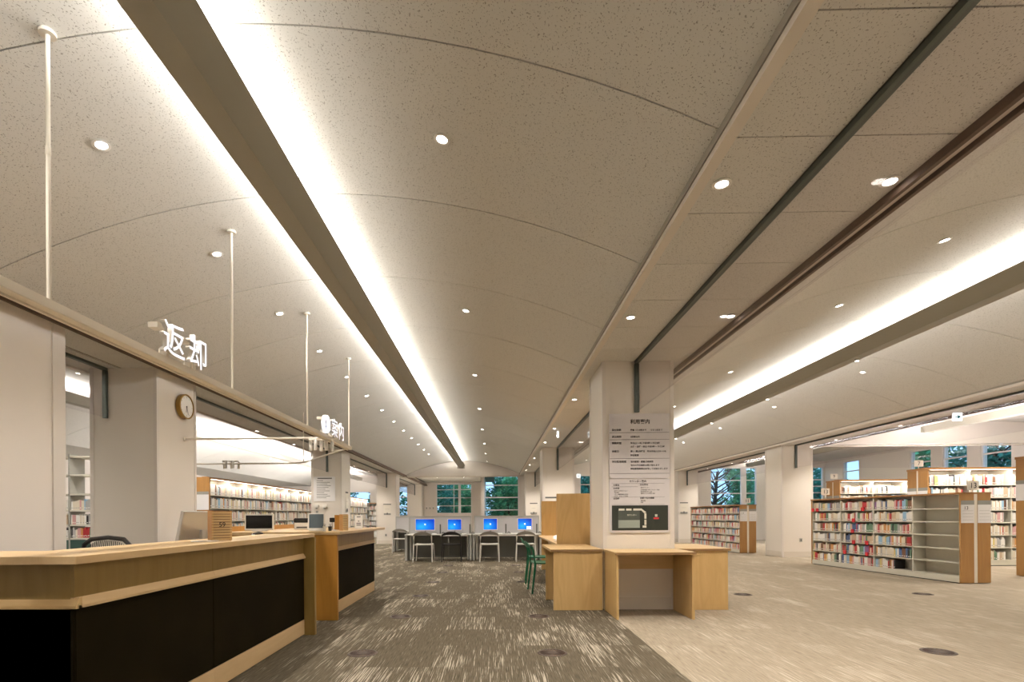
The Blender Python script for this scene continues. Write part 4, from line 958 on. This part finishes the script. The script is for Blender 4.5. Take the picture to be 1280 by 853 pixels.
# long lit case in the reading room behind the counter: front faces +x
random.seed(2)
tall_case((-6.85, 12.55, 0), R(90), 7.6, 2.14, .36, 8, 'long lit wall bookcase of pale books behind the service counter', 'rows of mostly pale books in the long lit case behind the counter', W_PALE, 6, seed=12, watts=10, up=40, tl=38)
lb = bpy.data.objects[-1] if False else None
t = thing('bookcase_end', 'oak end panel with white label on the long lit bookcase', 'end panel', (-6.85, 12.50, 0))
box('panel', 'oak', -.36, .02, -.03, .0, .01, 2.14, t); box('grey_band', 'grey', -.34, .0, -.034, -.03, 1.72, 1.79, t); box('label_sheet', 'paper', -.34, .0, -.034, -.03, 1.35, 1.72, t)
tall_case((-6.85, 20.8, 0), R(90), 7.4, 2.12, .36, 8, 'far run of lit shelving seen past the poster pillar', 'grey toned books in the far run of shelving past the poster pillar', W_PALE+['grey']*4, 6, seed=13, watts=8, up=45, tl=38)
tall_case((-8.6, 29.2, 0), R(0), 3.2, 1.95, .36, 4, 'shelving facing the aisle at the far end of the reading room', 'books in the shelving at the far end of the reading room', W_PALE+['grey']*6, 6, seed=14, lit=False)
# steel shelving seen in the gap beside the clock pillar
st = thing('steel_shelving', 'grey steel staff shelving seen through the gap beside the clock pillar', 'shelving', (-8.9, 9.6, 0))
zs = [.10, .50, .80, 1.05, 1.32, 1.62, 1.98, 2.32]
for i, z in enumerate(zs): MB().box(0, 3.0, 0, .36, z-.03, z).obj('shelf', 'steel_shelf' if i > 1 else 'teal_metal', st)
for x in (0, 1, 2, 2.97): MB().box(x, x+.03, .0, .36, 0, 2.36).obj('upright', 'grey_mid', st)
box('drawer_front', 'teal_metal', .04, 2.96, .005, .03, .52, .76, st); box('drawer_front', 'teal_metal', .04, 2.96, .005, .03, .13, .46, st)
random.seed(21)
rows_ = [(z, gen_books(.05, .98, .22, W_PALE)+gen_books(1.04, 1.97, .22, W_PALE)+gen_books(2.04, 2.95, .22, W_PALE)) for z in (.80, 1.05, 1.32)]
stuff_case(rows_, Matrix.Translation((-8.9, 9.6, 0)), .24, 'pale books and files on the grey steel staff shelving')

# ------------------------------------------------------------------ outside: lawn and trees
struct(box('ground_outside', 'lawn', -40, 60, 31.6, 70, -.4, -.3)); struct(box('ground_outside', 'lawn', -.4, 60, 24.6, 31.6, -.4, -.3)); struct(box('ground_outside', 'lawn', 15.7, 60, -10, 24.6, -.4, -.3))
def crown_mesh(seed, mt, n=2600, rx=1.75, rz=1.9):
    rnd = random.Random(seed); m = MB(); cl = [(rnd.uniform(-.6, .6), rnd.uniform(-.6, .6), rnd.uniform(-.9, .9), rnd.uniform(.22, .42)) for _ in range(24)]
    for _ in range(n):
        c = rnd.choice(cl); d = Vector((rnd.gauss(0, 1), rnd.gauss(0, 1), rnd.gauss(0, 1))).normalized()*c[3]*rnd.uniform(.75, 1.1)
        p = Vector(((c[0]+d.x)*rx*.8, (c[1]+d.y)*rx*.8, (c[2]+d.z)*rz*.8)); s = rnd.uniform(.07, .15)
        u = Vector((rnd.gauss(0, 1), rnd.gauss(0, 1), rnd.gauss(0, .6))).normalized(); v = u.cross(Vector((rnd.gauss(0, 1), rnd.gauss(0, 1), rnd.gauss(0, 1)))).normalized()
        m.add([p-u*s, p+v*s*.45, p+u*s, p-v*s*.45], [(0, 1, 2, 3)])
    me = bpy.data.meshes.new('crown'); me.from_pydata(m.v, [], m.f); me.materials.append(M[mt]); return me
CR = [crown_mesh(1, 'leaf_dark'), crown_mesh(2, 'leaf_mid'), crown_mesh(3, 'leaf_teal'), crown_mesh(4, 'leaf_mid', 1500)]
def tree(x, y, k, h, label, bare=False):
    t = thing('tree', label, 'tree', (x, y, -.3), random.uniform(0, 6))
    rnd = random.Random(int(x*10+y)); m = MB(); m.tube([(0, 0, 0), (.1, .05, h*.4), (.05, -.1, h*.8)], .12, 8, rs=[.16, .11, .05]); m.obj('trunk', 'bark', t)
    m = MB()
    for i in range(26 if bare else 10):
        a = rnd.uniform(0, 6.28); z = rnd.uniform(.2, .75)*h; l = rnd.uniform(.6, 1.3); p = Vector((.07, 0, z)); q = p+Vector((math.cos(a)*l*.6, math.sin(a)*l*.6, l*.35)); r_ = q+Vector((math.cos(a+.5)*l*.5, math.sin(a+.5)*l*.5, l*.4))
        m.tube([p, q, r_], .03, 5, rs=[.045, .028, .01])
        for jj in range(3): e = q+Vector((rnd.uniform(-.7, .7), rnd.uniform(-.7, .7), rnd.uniform(.1, .8))); m.tube([q, e], .012, 4, rs=[.018, .006])
    m.obj('branches', 'bark', t)
    if not bare:
        for zz, sc in ((h*.30, 1.0), (h*.55, 1.05), (h*.82, .85)):
            o = link('foliage', CR[k], t, None, (0, 0, zz)); o.scale = (sc, sc, sc); o.rotation_euler.z = rnd.uniform(0, 6); o['kind'] = 'stuff'
    return t
for x, y, k, h, lb in [
    (-4.6, 35.0, 0, 4.6, 'dark leafy tree outside the study recess window, counter side'), (-1.6, 35.2, 1, 3.2, 'bright green tree outside the study recess window'), (-3.1, 38.6, 2, 4.0, 'teal tree deeper behind the study recess window'), (-7.5, 36.2, 0, 5.0, 'dark tree outside the narrow recess window'), (-10.7, 35.6, 2, 5.4, 'teal tree behind the reading room window'),
    (1.15, 28.4, 1, 3.0, 'green tree close behind the hall end window'), (.9, 32.6, 0, 3.2, 'dark tree deeper behind the hall end window'), (4.1, 33.2, 2, 3.8, 'bluish green tree obliquely behind the hall end window'), (5.0, 28.4, 2, 4.6, 'teal tree outside the window past the second pillar'),
    (11.4, 31.0, 2, 3.2, 'low teal tree outside the window behind low bookcase eleven'), (14.7, 30.9, 1, 3.8, 'green tree outside the corner windows'), (18.4, 29.8, 2, 3.6, 'teal tree beyond the building corner'),
    (19.0, 23.3, 1, 5.0, 'green tree outside the side wall near its corner'), (18.9, 19.9, 2, 5.4, 'teal tree outside the far wing side windows'), (18.8, 16.6, 0, 5.2, 'dark tree outside the near side windows'), (22.4, 21.6, 0, 6.6, 'large dark tree deeper behind the side windows'), (22.2, 18.1, 2, 6.6, 'tall teal tree deeper behind the side windows')]:
    tree(x, y, k, h, lb)
tree(11.3, 26.9, 0, 4.6, 'bare dark branching tree close outside the window behind bookcase eleven', True)
tree(15.6, 27.0, 0, 4.8, 'bare branching tree outside the corner window', True)
